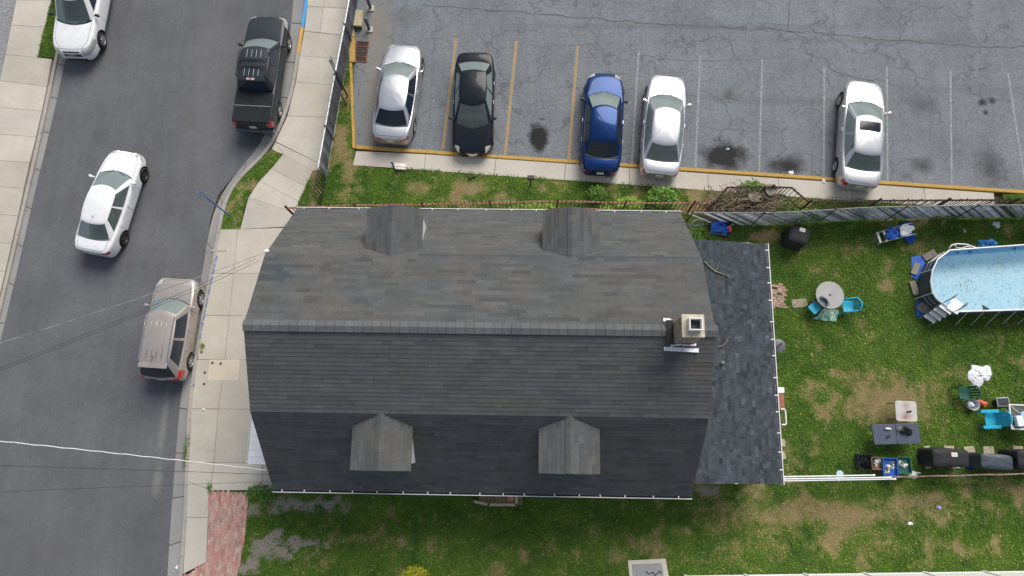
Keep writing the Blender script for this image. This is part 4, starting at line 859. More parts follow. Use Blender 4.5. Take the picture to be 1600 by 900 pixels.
#         u     w    ztop zbot   (fractions of length / half width, metres)
BODY = {
 'sedan': [(0, .54, .60, .27), (.015, .69, .66, .21), (.05, .84, .72, .19), (.12, .94, .79, .18), (.22, .99, .86, .18), (.29, 1, .915, .18), (.36, 1, .93, .18), (.5, 1, .94, .18), (.66, 1, .96, .18), (.78, 1, .985, .18), (.88, .97, 1.0, .19), (.95, .90, .985, .21), (.985, .79, .95, .25), (1, .64, .88, .30)],
 'suv': [(0, .6, .82, .32), (.015, .76, .92, .26), (.05, .89, .98, .24), (.12, .98, 1.03, .23), (.22, 1, 1.07, .23), (.28, 1, 1.09, .23), (.4, 1, 1.1, .23), (.6, 1, 1.11, .23), (.78, 1, 1.12, .23), (.9, .985, 1.12, .24), (.96, .95, 1.1, .26), (.99, .89, 1.06, .30), (1, .8, .98, .36)],
 'pickup': [(0, .76, .85, .42), (.015, .88, .95, .36), (.04, .95, 1.0, .34), (.12, .99, 1.05, .33), (.22, 1, 1.09, .33), (.28, 1, 1.11, .33), (.4, 1, 1.11, .33), (.62, 1, 1.11, .33), (.72, 1, 1.13, .33), (.82, 1, 1.13, .33), (.92, 1, 1.13, .34), (.965, .985, 1.12, .36), (.985, .97, 1.08, .4), (1, .93, .98, .44)]}
CAB = {  # cowl, roof front, roof rear, deck, roof z, belt half width, roof half width, windshield bow, rear bow
 'sedan': (.238, .425, .745, .885, 1.45, .90, .65, .17, .10), 'suv': (.24, .39, .89, .985, 1.72, .90, .72, .16, .07), 'pickup': (.24, .385, .675, .715, 1.78, .91, .72, .13, .03)}
TV = [0, .07, .3, .55, .78, .94, 1.0]
def ring_v(side_cuts):
    f = [-1, -.93, -.75, -.5, -.25, 0, .25, .5, .75, .93, 1]
    return f, side_cuts
def car(name, label, cat, front, rear, width, kind='sedan', paint=None, glass_m='glass', rim='alloy', cab=None, hz=1.0, roof=None, wheel_r=.325, seat='seat_grey', chrome=False, rails=False, dark_roof=None, wheels_u=(.18, .80), light=None, tail=(.955, .42, .66, .92), sunroof=False, flag=None, rib=False, steer=0, trunk=True, seats=True):
    F, R = Vector((*px(*front, .55), 0)), Vector((*px(*rear, .55), 0)); L = (F-R).length; C = (F+R)/2; ang = math.atan2(F.y-R.y, F.x-R.x); W = width/2
    print(name, round(L, 2)); root = empty(name, (C.x, C.y, 0), ang, label, cat)
    T = [(u, w, zt*hz, zb) for u, w, zt, zb in BODY[kind]]; cb = list(CAB[kind])
    for k, v in (cab or {}).items(): cb[k] = v
    uc, urf, urr, ud, zr, wb, wr, bowf, bowr = cb; zr = roof or zr; X = lambda u: L*(.5-u)
    # lower body: cage, then smoothed
    bm = bmesh.new(); ringsv = []
    for (u, w, zt, zb) in T:
        cabin = uc+.02 < u < ud-.02 or (kind == 'suv' and uc+.02 < u < .95); cr = -.05 if cabin else .03; w = w*W; zs = zt-.06
        half = [(0, zb), (.55*w, zb), (.9*w, zb+.01), (.985*w, zb+.1), (w, zb+.42*(zs-zb)), (.985*w, zs-.1), (.955*w, zs), (.885*w, zt-.008), (.7*w, zt+cr*.3), (.35*w, zt+cr*.85), (0, zt+cr)]
        pts = half+[(-y, z) for y, z in half[-2:0:-1]]; ringsv.append([bm.verts.new((X(u), y, z)) for y, z in pts])
    n = len(ringsv[0])
    for a, c in zip(ringsv, ringsv[1:]):
        for j in range(n): bm.faces.new((a[j], a[(j+1) % n], c[(j+1) % n], c[j]))
    bm.faces.new(ringsv[0][::-1]); bm.faces.new(ringsv[-1])
    bmesh.ops.recalc_face_normals(bm, faces=bm.faces); me = bpy.data.meshes.new('body'); bm.to_mesh(me); bm.free()
    tmp = bpy.data.objects.new('tmp', me); COL.objects.link(tmp); ms = tmp.modifiers.new('s', 'SUBSURF'); ms.levels = 3; ms.render_levels = 3
    dg = bpy.context.evaluated_depsgraph_get(); ev = tmp.evaluated_get(dg); me2 = bpy.data.meshes.new_from_object(ev); bpy.data.objects.remove(tmp)
    bm = bmesh.new(); bm.from_mesh(me2); bvh = BVHTree.FromBMesh(bm); wx = [X(u) for u in wheels_u]; ra = wheel_r+.055
    # patches of the surface that become lamps and grille
    def patch(pn, mt, test, off=.006, par=root):
        vs = {}; q = MB(); fl = []
        for f in bm.faces:
            c = f.calc_center_median()
            if test(.5-c.x/L, c.y/W, c.z, f.normal): fl.append(f)
        if not fl: return None
        for f in fl:
            for v in f.verts:
                if v.index not in vs: vs[v.index] = len(q.v); q.v.append(tuple(v.co+v.normal*off)); q.t.append((1, 1, 1))
            q.f.append([vs[v.index] for v in f.verts]); q.m.append(0)
        return q.build(pn, M[mt] if isinstance(mt, str) else mt, par, smooth=True)
    bm.verts.index_update(); zl = T[2][2]
    hl = light or (.10, .50, zl-.17, zl+.0)
    for s in (1, -1):
        patch('headlight', 'headlight', lambda u, y, z, nn: u < hl[0]*(abs(y)-.2)+.01 and y*s > hl[1] and hl[2] < z < hl[3]+.02+.1*u)
        patch('taillight', 'taillight', lambda u, y, z, nn: u > tail[0]+(1-abs(y))*.045 and y*s > tail[1] and tail[2] < z < tail[3])
    patch('grille', 'darktrim', lambda u, y, z, nn: u < .03 and abs(y) < .36 and zl-.24 < z < zl-.06)
    patch('lower_grille', 'darktrim', lambda u, y, z, nn: u < .03 and abs(y) < .5 and T[0][3] < z < T[0][3]+.14)
    # panel gaps laid on the surface
    def drape(gname, poly, dirn, off=.003, wd=.012):
        sm = MB()
        pts = resample3(poly, .06); out = []
        for p in pts:
            d = Vector(dirn); h = bvh.ray_cast(p-d*2, d)
            if h[0] is not None: out.append((h[0]+h[1]*off, h[1]))
        for (a, na), (c, nc_) in zip(out, out[1:]):
            if (a-c).length > .3: continue
            t = (c-a).normalized(); s = na.cross(t).normalized()*wd/2; s2 = nc_.cross(t).normalized()*wd/2; sm._add([a-s, a+s, c+s2, c-s2], [(0, 1, 2, 3)])
        if sm.v: sm.build(gname, M['darktrim'], root)
    def resample3(pl, st):
        o = []
        for a, c in zip(pl, pl[1:]):
            a, c = Vector(a), Vector(c); k = max(1, int((c-a).length/st)); o += [a.lerp(c, i/k) for i in range(k)]
        return o+[Vector(pl[-1])]
    dn = (0, 0, -1)
    drape('hood_gap', [(X(uc+.01), .82*W, 2), (X(.1), .74*W, 2), (X(.035), .5*W, 2), (X(.028), 0, 2), (X(.035), -.5*W, 2), (X(.1), -.74*W, 2), (X(uc+.01), -.82*W, 2)], dn)
    if kind == 'sedan' and trunk: drape('trunk_gap', [(X(ud-.01), .72*W, 2), (X(.95), .68*W, 2), (X(.975), .55*W, 2), (X(.978), -.55*W, 2), (X(.95), -.68*W, 2), (X(ud-.01), -.72*W, 2)], dn)
    for s in (1, -1):
        for u in ((.33, .53, .72) if kind != 'pickup' else (.33, .52, .7)): drape('door_gap', [(X(u), s*3, T[5][2]-.03), (X(u), s*3, .32)], (0, -s, 0))
    # wheel arches: open the skin round each wheel
    dele = []
    for f in bm.faces:
        c = f.calc_center_median()
        if abs(c.y) > .62*W and any(math.hypot(c.x-x, c.z-wheel_r) < ra for x in wx): dele.append(f)
    bmesh.ops.delete(bm, geom=dele, context='FACES')
    for e in [e for e in bm.edges if e.is_boundary]:
        for v in e.verts:
            for x in wx:
                d = math.hypot(v.co.x-x, v.co.z-wheel_r)
                if abs(d-ra) < .09 and d > 1e-4 and abs(v.co.y) > .7*W: v.co.x = x+(v.co.x-x)/d*ra; v.co.z = wheel_r+(v.co.z-wheel_r)/d*ra
    me3 = bpy.data.meshes.new('body'); bm.to_mesh(me3); bm.free(); me3.materials.append(paint); me3.shade_smooth()
    at = me3.attributes.new('tint', 'FLOAT_COLOR', 'POINT'); at.data.foreach_set('color', np.ones(len(me3.vertices)*4, np.float32))
    bo = bpy.data.objects.new('body', me3); COL.objects.link(bo); bo.parent = root
    for x in wx:
        for s in (1, -1):
            q = MB(); rr = [[(x+ra*math.cos(a), s*y, wheel_r+ra*math.sin(a)) for a in [math.pi*(-.12+1.24*k/14) for k in range(15)]] for y in (.95*W, .55*W)]; q.rings(rr, False, False, closed=False)
            q._add([(x+ra*math.cos(math.pi*(-.12+1.24*k/14)), s*.56*W, wheel_r+ra*math.sin(math.pi*(-.12+1.24*k/14))) for k in range(15)], [tuple(range(15))])
            q.build('wheel_arch', M['darktrim'], root)
    # wheels
    def wheel():
        wr_ = MB(); r = wheel_r; prof = [(r*.62, -.1), (r*.86, -.11), (r*.97, -.085), (r, -.05), (r, .05), (r*.97, .085), (r*.86, .11), (r*.66, .1)]
        ro = Matrix.Rotation(-math.pi/2, 3, 'X'); wr_.lathe(prof, seg=22, M=ro, cap0=True, cap1=False); t = MB(); t.lathe([(r*.66, .1), (r*.6, .085), (r*.56, .03)], seg=22, M=ro, cap0=False, cap1=False)
        k = 6
        for i in range(k):
            a = 2*math.pi*i/k; c, s = math.cos(a), math.sin(a); sp = []
            for rr, hw, yy in ((.06, .045, .085), (r*.6, .035, .075)):
                for sg in (-1, 1): sp.append((rr*c-sg*hw*s, yy, rr*s+sg*hw*c))
            b0 = [Vector(p) for p in (sp[0], sp[1], sp[3], sp[2])]; t.hexa([p-Vector((0, .03, 0)) for p in b0], b0)
        t.lathe([(.07, .05), (.07, .095), (.03, .1)], seg=12, M=ro); bk = MB(); bk.lathe([(r*.57, .02), (r*.2, .03)], seg=22, M=ro); return wr_, t, bk
    tyre, rimm, back = wheel(); first = True
    for i, x in enumerate(wx):
        for s in (1, -1):
            e = empty('wheel', (x, s*(.985*W-.1), wheel_r), (0 if s > 0 else math.pi)+(steer if i == 0 else 0)); e.parent = root
            if first: to = tyre.build('tyre', M['rubber'], e, smooth='auto'); ri = rimm.build('rim', M[rim], e, smooth='auto'); ba = back.build('brake_disc', M['darktrim'], e); first = False
            else: copy_obj(to, e); copy_obj(ri, e); copy_obj(ba, e)
    # greenhouse: rings from belt to roof; the openings are the panes
    fr, sd = [-1, -.94, -.72, -.48, -.24, 0, .24, .48, .72, .94, 1], [.0, .1, .2, .3, .40, .465, .505, .58, .68, .78, .87, 1.0]
    def ring(t, ins=0, dz=0):
        o = []; hw = W*lerp(wb, wr, t**1.15); xf, xb = X(lerp(uc, urf, t)), X(lerp(ud, urr, t)); bf, bb = lerp(bowf*1.5, bowf, t), lerp(bowr*1.3, bowr, t)
        def pt(x, y, sidef):
            u = .5-x/L; zb_ = interp(T, u, 2)-.012; s = (x-(xf+xb)/2)/max(.01, (xf-xb)/2); ztop = zr-.05*s*s-.03*abs(y/max(hw, .01))**3
            return Vector((x, y, lerp(zb_, ztop, t)+dz))
        pinch = lambda s: 1-.085*abs(2*s-1)**2.2
        for v in fr: y = v*hw*pinch(0); o.append(pt(xf+bf*(1-v*v)-bf*.5, -y, 0))         # +y (left) first is at v=-1
        for s in sd[1:-1]: o.append(pt(lerp(xf-bf*.5, xb+bb*.5, s), -hw*pinch(s), 1))
        for v in fr: y = v*hw*pinch(1); o.append(pt(xb-bb*(1-v*v)+bb*.5, y if True else -y, 0) if False else pt(xb-bb*(1-v*v)+bb*.5, -y*-1, 0))
        for s in sd[-2:0:-1]: o.append(pt(lerp(xf-bf*.5, xb+bb*.5, s), hw*pinch(s), 1))
        return o
    nf, ns = len(fr), len(sd)-2; RG = [ring(t) for t in TV]; n = len(RG[0])
    groups = {}
    def put(key, a, b, c, d): groups.setdefault(key, []).append((a, b, c, d))
    for i in range(len(TV)-1):
        for j in range(n):
            k = (j+1) % n; quad = (RG[i][j], RG[i][k], RG[i+1][k], RG[i+1][j]); g = 1 <= i <= len(TV)-3
            if j < nf-1: key = ('windshield' if g and 1 <= j <= nf-3 else 'cowl' if i == 0 else 'frame')
            elif j < nf-1+ns+1:
                s = j-(nf-1); key = 'frame'
                if g and 1 <= s <= 4: key = 'side_window.fr'
                elif g and 6 <= s <= 9: key = 'side_window.rr'
                elif i == 0 and chrome: key = 'belt_trim.r'
            elif j < 2*nf-1+ns: jj = j-(nf+ns); key = ('rear_window' if g and 1 <= jj <= nf-3 else 'frame')
            else:
                s = ns-(j-(2*nf+ns-1)); key = 'frame'
                if g and 1 <= s <= 4: key = 'side_window.fl'
                elif g and 6 <= s <= 9: key = 'side_window.rl'
                elif i == 0 and chrome: key = 'belt_trim.l'
            put(key, *quad)
    for key, quads in groups.items():
        q = MB(); idx = {}
        for qd in quads:
            f = []
            for v in qd:
                kk = (round(v.x, 4), round(v.y, 4), round(v.z, 4))
                if kk not in idx: idx[kk] = len(q.v); q.v.append(tuple(v)); q.t.append((1, 1, 1))
                f.append(idx[kk])
            q.f.append(f); q.m.append(0)
        nm = key.split('.')[0]; mt = {'windshield': M['glass'], 'rear_window': M[glass_m], 'side_window': M[glass_m], 'cowl': M['darktrim'], 'belt_trim': M['chrome'], 'frame': paint}[nm]
        if nm == 'frame': nm = 'cabin_frame'
        q.build(nm, mt, root, smooth=True)
    q = MB(); top = RG[-1]; cx = sum(p.x for p in top)/n; caps = [top]
    for k, dz in ((.96, .016), (.86, .034), (.65, .05), (.4, .058), (.15, .061)):
        caps.append([Vector((cx+(p.x-cx)*k, p.y*k, lerp(p.z, zr, 1-k)+dz*.7)) for p in top])
    q.rings(caps, False, True); q.build('roof', dark_roof or paint, root, smooth=True)
    # cabin floor, dashboard and seats seen through the panes
    q = MB(); fl = [(p.x*1+(cx-p.x)*.04, p.y*.95, interp(T, .5-p.x/L, 2)-.004+(.042 if .5-p.x/L > .7 else 0)) for p in RG[0]]; q._add(fl+[(cx, 0, .93*hz*(T[6][2]/.93/hz)-.02)], [(i, (i+1) % n, n) for i in range(n)]); q.build('cabin_floor', M['interior'], root)
    zb_ = interp(T, .45, 2)
    if seats:
        for s in (1, -1):
            q = MB(); x = X(lerp(urf, urr, .28)); q.rbox((x-.05, s*.37*W/.9, zb_+.02), (.16, .48, .22), .06); q.rbox((x-.07, s*.37*W/.9, zb_+.19), (.1, .26, .17), .04); q.build('seat', M[seat], root)
        q = MB(); x = X(lerp(urr, ud, .12) if kind == 'sedan' else lerp(urf, urr, .66)); q.rbox((x, 0, zb_+.05), (.2, 1.25*W/.9, .2), .07); q.build('rear_seat', M[seat], root)
        q = MB(); x = X(lerp(uc, urf, .55)); q.rbox((x, 0, zb_-.0), (.3, 1.4*W/.9, .1), .05); q.build('dashboard', M['interior'], root)
        q = MB(); ro = Matrix.Rotation(-.45, 3, 'Y'); q.tube([Vector((x-.24, .37*W/.9, zb_+.1))+ro@Vector((0, .17*math.cos(a), .17*math.sin(a))) for a in [2*math.pi*k/14 for k in range(15)]], .018, 5); q.build('steering_wheel', M['darktrim'], root)
    # mirrors, handles, wipers, plate
    for s in (1, -1):
        q = MB(); xm = X(lerp(uc, urf, .42)); zm = zb_+.07; q.rbox((xm, s*(W+.06), zm), (.11, .17, .12), .05, -s*.3); q.tube([(xm, s*.9*W, zm-.05), (xm, s*(W+.03), zm-.02)], .03, 6); q.build('mirror', M['darktrim'] if flag == 'darkmirror' else paint, root, smooth='auto')
        for u in ((.5, .69) if kind != 'pickup' else (.5, .66)):
            q = MB(); q.rbox((X(u), s*(W*.965), zb_-.13), (.18, .04, .03), .015); q.build('door_handle', M['chrome'] if chrome else paint, root)
        q = MB(); xw = X(uc)+bowf*.35; q.tube([(xw+.02, s*.08+.02, zb_+.0), (xw-.14, s*.45, zb_+.045)], .01, 5); q.build('wiper', M['darktrim'], root)
    for u, nm in ((1.0, 'rear_plate'), (0.0, 'front_plate')):
        q = MB(); q.box((X(u)+(.004 if u == 0 else -.004), 0, T[0][2]-.2 if u == 0 else T[-1][2]-.16), (.035, .31, .16)); q.build(nm, M['plate'], root)
    if rails:
        for s in (1, -1):
            q = MB(); y = s*W*wr*.9; zz = lambda u: zr+.0; us = [lerp(urf, urr, t) for t in (.05, .12, .3, .5, .7, .88, .95)]; q.tube([(X(u_), y, zr+(-.03 if i in (0, 6) else .055)) for i, u_ in enumerate(us)], .022, 6); q.build('roof_rail', M['chrome'] if rails is True else M[rails], root, smooth='auto')
    if rib:
        for y in (-.3, -.1, .1, .3):
            q = MB(); q.tube([(X(lerp(urf, urr, t)), y*W/.9, zr+.028-.1*(t-.5)**2*.6) for t in (.12, .3, .5, .7, .88)], .012, 5); q.build('roof_rib', paint, root, smooth=True)
    if sunroof:
        q = MB(); q.rbox((X(lerp(urf, urr, .26)), 0, zr+.036), (.44, .86, .016), .06); q.build('sunroof', M['glass_dark'], root)
    return root, dict(L=L, W=W, X=X, T=T, zr=zr, cb=cb, zb=zb_)
def paint(name, col, metal=.0, rough=.32, flake=.06, spec=.4, coat=.4):
    q = NT(name); c = q.mix(q.ramp(q.noise(3, 3), .3, .7), tuple(k*(1-flake) for k in col), tuple(min(1, k*(1+flake)) for k in col))
    c = q.mix(q.ramp(q.noise(8, 5, .7), .5, .8, 0, .12), c, tuple(k*.7 for k in col)); return q.done(c, rough, metal, spec, coat)
PW = paint('white_car_paint', (.76, .77, .78)); PS = paint('silver_car_paint', (.54, .56, .59), .8); PS2 = paint('pale_silver_car_paint', (.56, .57, .6), .75); PS3 = paint('warm_silver_car_paint', (.55, .56, .57), .75)
PB = paint('navy_black_car_paint', (.008, .012, .019), .0, .3, spec=.15, coat=.2); PBL = paint('blue_car_paint', (.0008, .022, .1), .5, .3, spec=.15, coat=.3); PT = paint('taupe_car_paint', (.47, .425, .39), .6, .36, spec=.3, coat=.2); PK = paint('slate_pickup_paint', (.042, .05, .06), .4, .4, spec=.15, coat=.15)
bigtail = (.93, .5, .78, 1.06)
r, d = car('suv', 'white suv facing down at the top left kerb, cut off by the frame', 'suv', (118, 90), (153, -85), 1.98, 'suv', PW, 'glass_dark', wheel_r=.38, roof=1.77, flag='darkmirror', tail=bigtail, light=(.16, .5, .68, .94), steer=.12)
# badge on its grille
gx = d['X'](0)+.02; q = MB(); q.rbox((gx-.05, 0, .78), (.06, .8, .2), .02); q.build('grille_panel', mat('dark_blue_grille', (.02, .03, .07), .4), r); q = MB()
for a, s in ((.105, 1), (-.105, -1)): q.box((gx-.015, 0, .78+a), (.04, .86, .025))
q.build('grille_bar', M['chrome'], r)
tc = bpy.data.curves.new('badge', 'FONT'); tc.body = 'GMC'; tc.size = .17; tc.align_x = 'CENTER'; tc.align_y = 'CENTER'; tc.extrude = .012
to = bpy.data.objects.new('badge', tc); COL.objects.link(to); dg = bpy.context.evaluated_depsgraph_get(); tm = bpy.data.meshes.new_from_object(to.evaluated_get(dg)); bpy.data.objects.remove(to)
tm.materials.clear(); tm.materials.append(M['chrome']); bo = bpy.data.objects.new('badge', tm); COL.objects.link(bo); bo.parent = r; bo.location = (gx-.008, 0, .79); bo.rotation_euler = (math.pi/2-.25, 0, math.pi/2)
# pickup with covered bed and roof rack
r, d = car('pickup_truck', 'dark slate pickup truck with covered bed parked at the right kerb', 'pickup truck', (424, 33), (399, 203), 1.83, 'pickup', PK, 'glass_dark', wheel_r=.36, flag='darkmirror', tail=(.955, .72, .8, 1.1), seats=True, light=(.12, .55, .72, .95))
X, W, zr = d['X'], d['W'], d['zr']
q = MB(); q.rbox((X(.855), 0, 1.155), (d['L']*.26, W*1.8, .07), .05); bc = q.build('bed_cover', mat('black_bed_cover', (.016, .019, .022), .7, var=.2, bump=.15, spec=.2), r)
q = MB(); q.box((X(.845), 0, 1.194), (.02, W*1.74, .008)); q.build('hinge_line', M['galv'], bc)
for y in (-.62, .62): q = MB(); q.tube([(X(.42), y*W/.9, zr-.02), (X(.435), y*W/.9, zr+.09), (X(.635), y*W/.9, zr+.09), (X(.65), y*W/.9, zr-.02)], .025, 6); q.build('rack_rail', M['black'], r)
for u in (.5, .56): q = MB(); q.tube([(X(u), -.62*W/.9, zr+.1), (X(u), .62*W/.9, zr+.1)], .025, 6); q.build('rack_bar', M['black'], r)
ribm = paint('pale_slate_rib', (.1, .13, .16), .4, .4)
for y in (-.3, -.1, .1, .3):
    for u0, u1 in ((.41, .48), (.58, .645)): q = MB(); q.tube([(X(u0), y*W/.9, zr+.03), (X(u1), y*W/.9, zr+.03)], .014, 5); q.build('roof_rib', ribm, r)
q = MB(); q.rbox((X(.668), 0, zr+.01), (.1, .34, .03), .02); q.build('brake_lamp', M['headlight'], r); q = MB(); q.rbox((X(.668), 0, zr+.022), (.06, .12, .022), .01); q.build('brake_lens', M['taillight'], r)
q = MB(); q.rbox((X(1.005), 0, .55), (.16, W*1.9, .16), .04); q.build('rear_bumper', paint('bumper_blue_grey', (.12, .17, .2), .6, .35), r)
q = MB(); q.box((X(.97)-.02, 0, 1.0), (.02, .4, .05)); q.build('tailgate_handle', M['chrome'], r)
r, d = car('sedan', 'white sedan driving up the middle of the street', 'car', (201, 237), (149, 398), 1.82, 'sedan', PW, rim='darkalloy', seat='seat_tan', tail=(.955, .45, .76, .9))
q = MB(); q.lathe([(.02, 0), (.012, .05), (.004, .09)], (d['X'](.7), 0, d['zr']+.02), 8); q.build('antenna', M['darktrim'], r)
q = MB(); q.rbox((d['X'](.66), -.42, d['zb']+.06), (.35, .3, .14), .05); q.build('green_bag', mat('lime_fabric', srgb(140, 175, 40), .8), r)
r, d = car('suv', 'taupe suv with silver roof rails parked beside the front pavement', 'suv', (283, 436), (256, 594), 1.84, 'suv', PT, 'glass_dark', wheel_r=.35, roof=1.66, hz=.94, rails=True, rib=True, cab={2: .87, 6: .69}, tail=(.9, .62, .72, 1.06), seat='seat_tan', chrome=False, light=(.15, .6, .7, .93))
q = MB(); X = d['X']; q.rbox((X(.885), 0, d['zr']-.035), (.2, 1.16, .03), .05); q.build('spoiler', PT, r); q = MB(); q.tube([(X(.8), 0, d['zr']+.03), (X(.83), 0, d['zr']+.1), (X(.86), 0, d['zr']+.2)], .012, 6); q.build('antenna', M['darktrim'], r)
q = MB(); q.rbox((X(.43), -.45, d['zb']+.09), (.42, .36, .16), .06); q.build('orange_coat', mat('orange_fabric', srgb(190, 105, 50), .85), r)
q = MB(); q.box((0, 0, 0), (.14, .1, .004), 0, Matrix.Rotation(.5, 3, 'Y')); q.v = [(a+X(.275), c+.55, z+1.12) for a, c, z in q.v]; q.build('permit', mat('blue_permit', srgb(60, 160, 210), .5), r)
r, d = car('sedan', 'silver sedan in the leftmost bay beside the storm drain', 'car', (633, 71), (611, 223), 1.84, 'sedan', PS, 'glass_dark', tail=(.945, .42, .74, .9), chrome=False)
r, d = car('sedan', 'black sedan with its nose towards the house, second in the lot', 'car', (738, 241), (743, 88), 1.82, 'sedan', PB, 'glass', seat='seat_tan', chrome=True, flag='darkmirror', tail=(.955, .6, .76, .94), light=(.11, .62, .54, .76))
q = MB(); q.lathe([(.13, 0), (.15, .02), (.13, .06), (.06, .08)], (d['X'](.82), .32, d['zb']+.04), 14); q.build('sun_hat', mat('straw', (.55, .5, .36), .8), r)
q = MB()
for a in (-.05, 0, .05): q.tube([(d['X'](0)+.015-abs(yy)*.12, yy*1.0, .52+a) for yy in (-.36, -.18, 0, .18, .36)], .012, 5)
q.build('grille_bar', M['chrome'], r)
r, d = car('sedan', 'shiny dark blue sedan beside the last yellow bay line', 'car', (945, 116), (937, 273), 1.8, 'sedan', PBL, 'glass_dark', chrome=True, flag='darkmirror', tail=(.972, .3, .74, .84))
r, d = car('sedan', 'pale silver sedan with upright red tail lights right of the blue one', 'car', (1043, 119), (1029, 278), 1.82, 'sedan', PS2, 'glass', tail=(.955, .72, .64, .96), seat='seat_tan')
q = MB(); q.lathe([(.15, 0), (.16, .015), (.13, .02), (.13, .005)], (d['X'](.82), 0, d['zb']+.05), 18); q.build('speaker_ring', M['seat_grey'], r)
q = MB(); q.box((d['X'](.985)+.0, 0, .82), (.04, .95, .16)); q.build('rear_panel', mat('dark_silver_panel', (.2, .19, .19), .4, .5), r)
r, d = car('sedan', 'silver sedan with sunroof parked alone on the right', 'car', (1349, 128), (1339, 295), 1.84, 'sedan', PS3, 'glass', seat='seat_tan', sunroof=True, tail=(.95, .55, .7, .92), cab={3: .87}, light=(.14, .5, .5, .74))

# ---------------------------------------------------------------- plants
def leaf_mat(name, a, b2): return mat(name, a, .6, var=.2, scale=7, col2=b2, tint=True, spec=.3)
M['leaf'] = leaf_mat('green_leaf', srgb(70, 112, 34), srgb(104, 142, 52)); M['leaf_bright'] = leaf_mat('bright_leaf', srgb(116, 150, 48), srgb(150, 176, 70)); M['leaf_yellow'] = leaf_mat('yellow_green_leaf', srgb(160, 166, 40), srgb(196, 192, 62))
M['twig'] = mat('dry_twig', srgb(132, 114, 96), .9, var=.3, scale=10, col2=srgb(180, 162, 138)); M['stem'] = mat('green_stem', srgb(88, 96, 52), .8)
def leaves(q, rd, c, rx, ry, h, n, sz, up=.5):
    for i in range(n):
        a, r = rd.uniform(0, 2*math.pi), math.sqrt(rd.random()); z = h*rd.random()**.7*(1-.55*r*r); p = Vector((c[0]+rx*r*math.cos(a)+rd.gauss(0, .03), c[1]+ry*r*math.sin(a)+rd.gauss(0, .03), c[2]+z))
        k = rd.uniform(.6, 1.25); q.tint = (k, k, k*.95); b = rd.uniform(0, 6.28); s = sz*rd.uniform(.6, 1.3); tilt = rd.uniform(-.6, .7)
        d = Vector((math.cos(b), math.sin(b), tilt)).normalized(); sd_ = Vector((-math.sin(b), math.cos(b), rd.uniform(-.4, .4)))*.32
        q._add([p, p+(d*.5+sd_)*s, p+d*s-Vector((0, 0, .15*s)), p+(d*.5-sd_)*s], [(0, 1, 2, 3)])
def bush(name, label, cat, at, rx, ry, h, n, sz, mt, seed, z=ZL, stems=7):
    rd = random.Random(seed); p = P3(*at, z); o = empty(name, p, 0, label, cat); q = MB()
    for i in range(stems):
        a = rd.uniform(0, 6.28); q.tube([(0, 0, 0), (rx*.3*math.cos(a), ry*.3*math.sin(a), h*.5), (rx*.75*math.cos(a), ry*.75*math.sin(a), h*.85)], [.015, .01, .004], 5)
    tag(q.build('stems', M['stem'], o), kind='stuff'); q = MB(); leaves(q, rd, (0, 0, .02), rx, ry, h, n, sz); tag(q.build('foliage', M[mt], o), kind='stuff'); return o
bush('leafy_weed', 'dark green weed clump at the picket fence below the blue car', 'weed', (932, 305), .4, .3, .7, 260, .1, 'leaf', 1); bush('leafy_weed', 'bright green rounded weed between fence and eave, right of the north east dormer', 'weed', (983, 323), .6, .3, .8, 500, .1, 'leaf_bright', 2)
bush('sapling', 'feathery sapling with long leaves behind the picket fence', 'sapling', (1030, 318), .65, .5, 1.3, 520, .17, 'leaf', 3); bush('ivy_clump', 'yellow green ivy spilling along the eave beside the north east dormer', 'ivy', (836, 330), 1.1, .3, .5, 700, .085, 'leaf_bright', 4); bush('ivy_clump', 'small ivy clump just right of the north east dormer', 'ivy', (946, 331), .3, .25, .45, 160, .085, 'leaf_bright', 14)
bush('garden_shrub', 'yellow green rounded shrub cut by the bottom edge', 'shrub', (650, 905), .55, .5, .7, 1500, .075, 'leaf_yellow', 5); bush('fence_vine', 'green vine hanging over the slatted yard fence', 'vine', (1245, 346), .9, .2, 1.6, 500, .09, 'leaf', 6)
bush('corner_weed', 'low weed clump between the house corner and the blue cart', 'weed', (1090, 372), .75, .4, .5, 500, .09, 'leaf', 7); bush('corner_weed', 'dark green weed tuft at the front corner beside the red paving', 'weed', (412, 770), .7, .3, .25, 520, .08, 'leaf', 8)
bush('kerb_weed', 'small weed growing at the kerb by the valve caps', 'weed', (317, 540), .1, .12, .12, 60, .05, 'leaf_bright', 9, ZS); bush('kerb_weed', 'weed strip in the kerb joint beneath the white cable', 'weed', (291, 705), .1, .75, .08, 160, .05, 'leaf', 10, ZS); bush('kerb_weed', 'weed at the pavement corner above the red paving', 'weed', (328, 762), .08, .2, .1, 70, .05, 'leaf', 11, ZS)
bush('fence_weed', 'weed patch on the slatted yard fence above the pool', 'weed', (1470, 345), .6, .12, .7, 150, .08, 'leaf', 12); bush('fence_weed', 'weeds along the wire fence behind the covered grills', 'weed', (1520, 748), 2.2, .15, .45, 420, .07, 'leaf', 13)
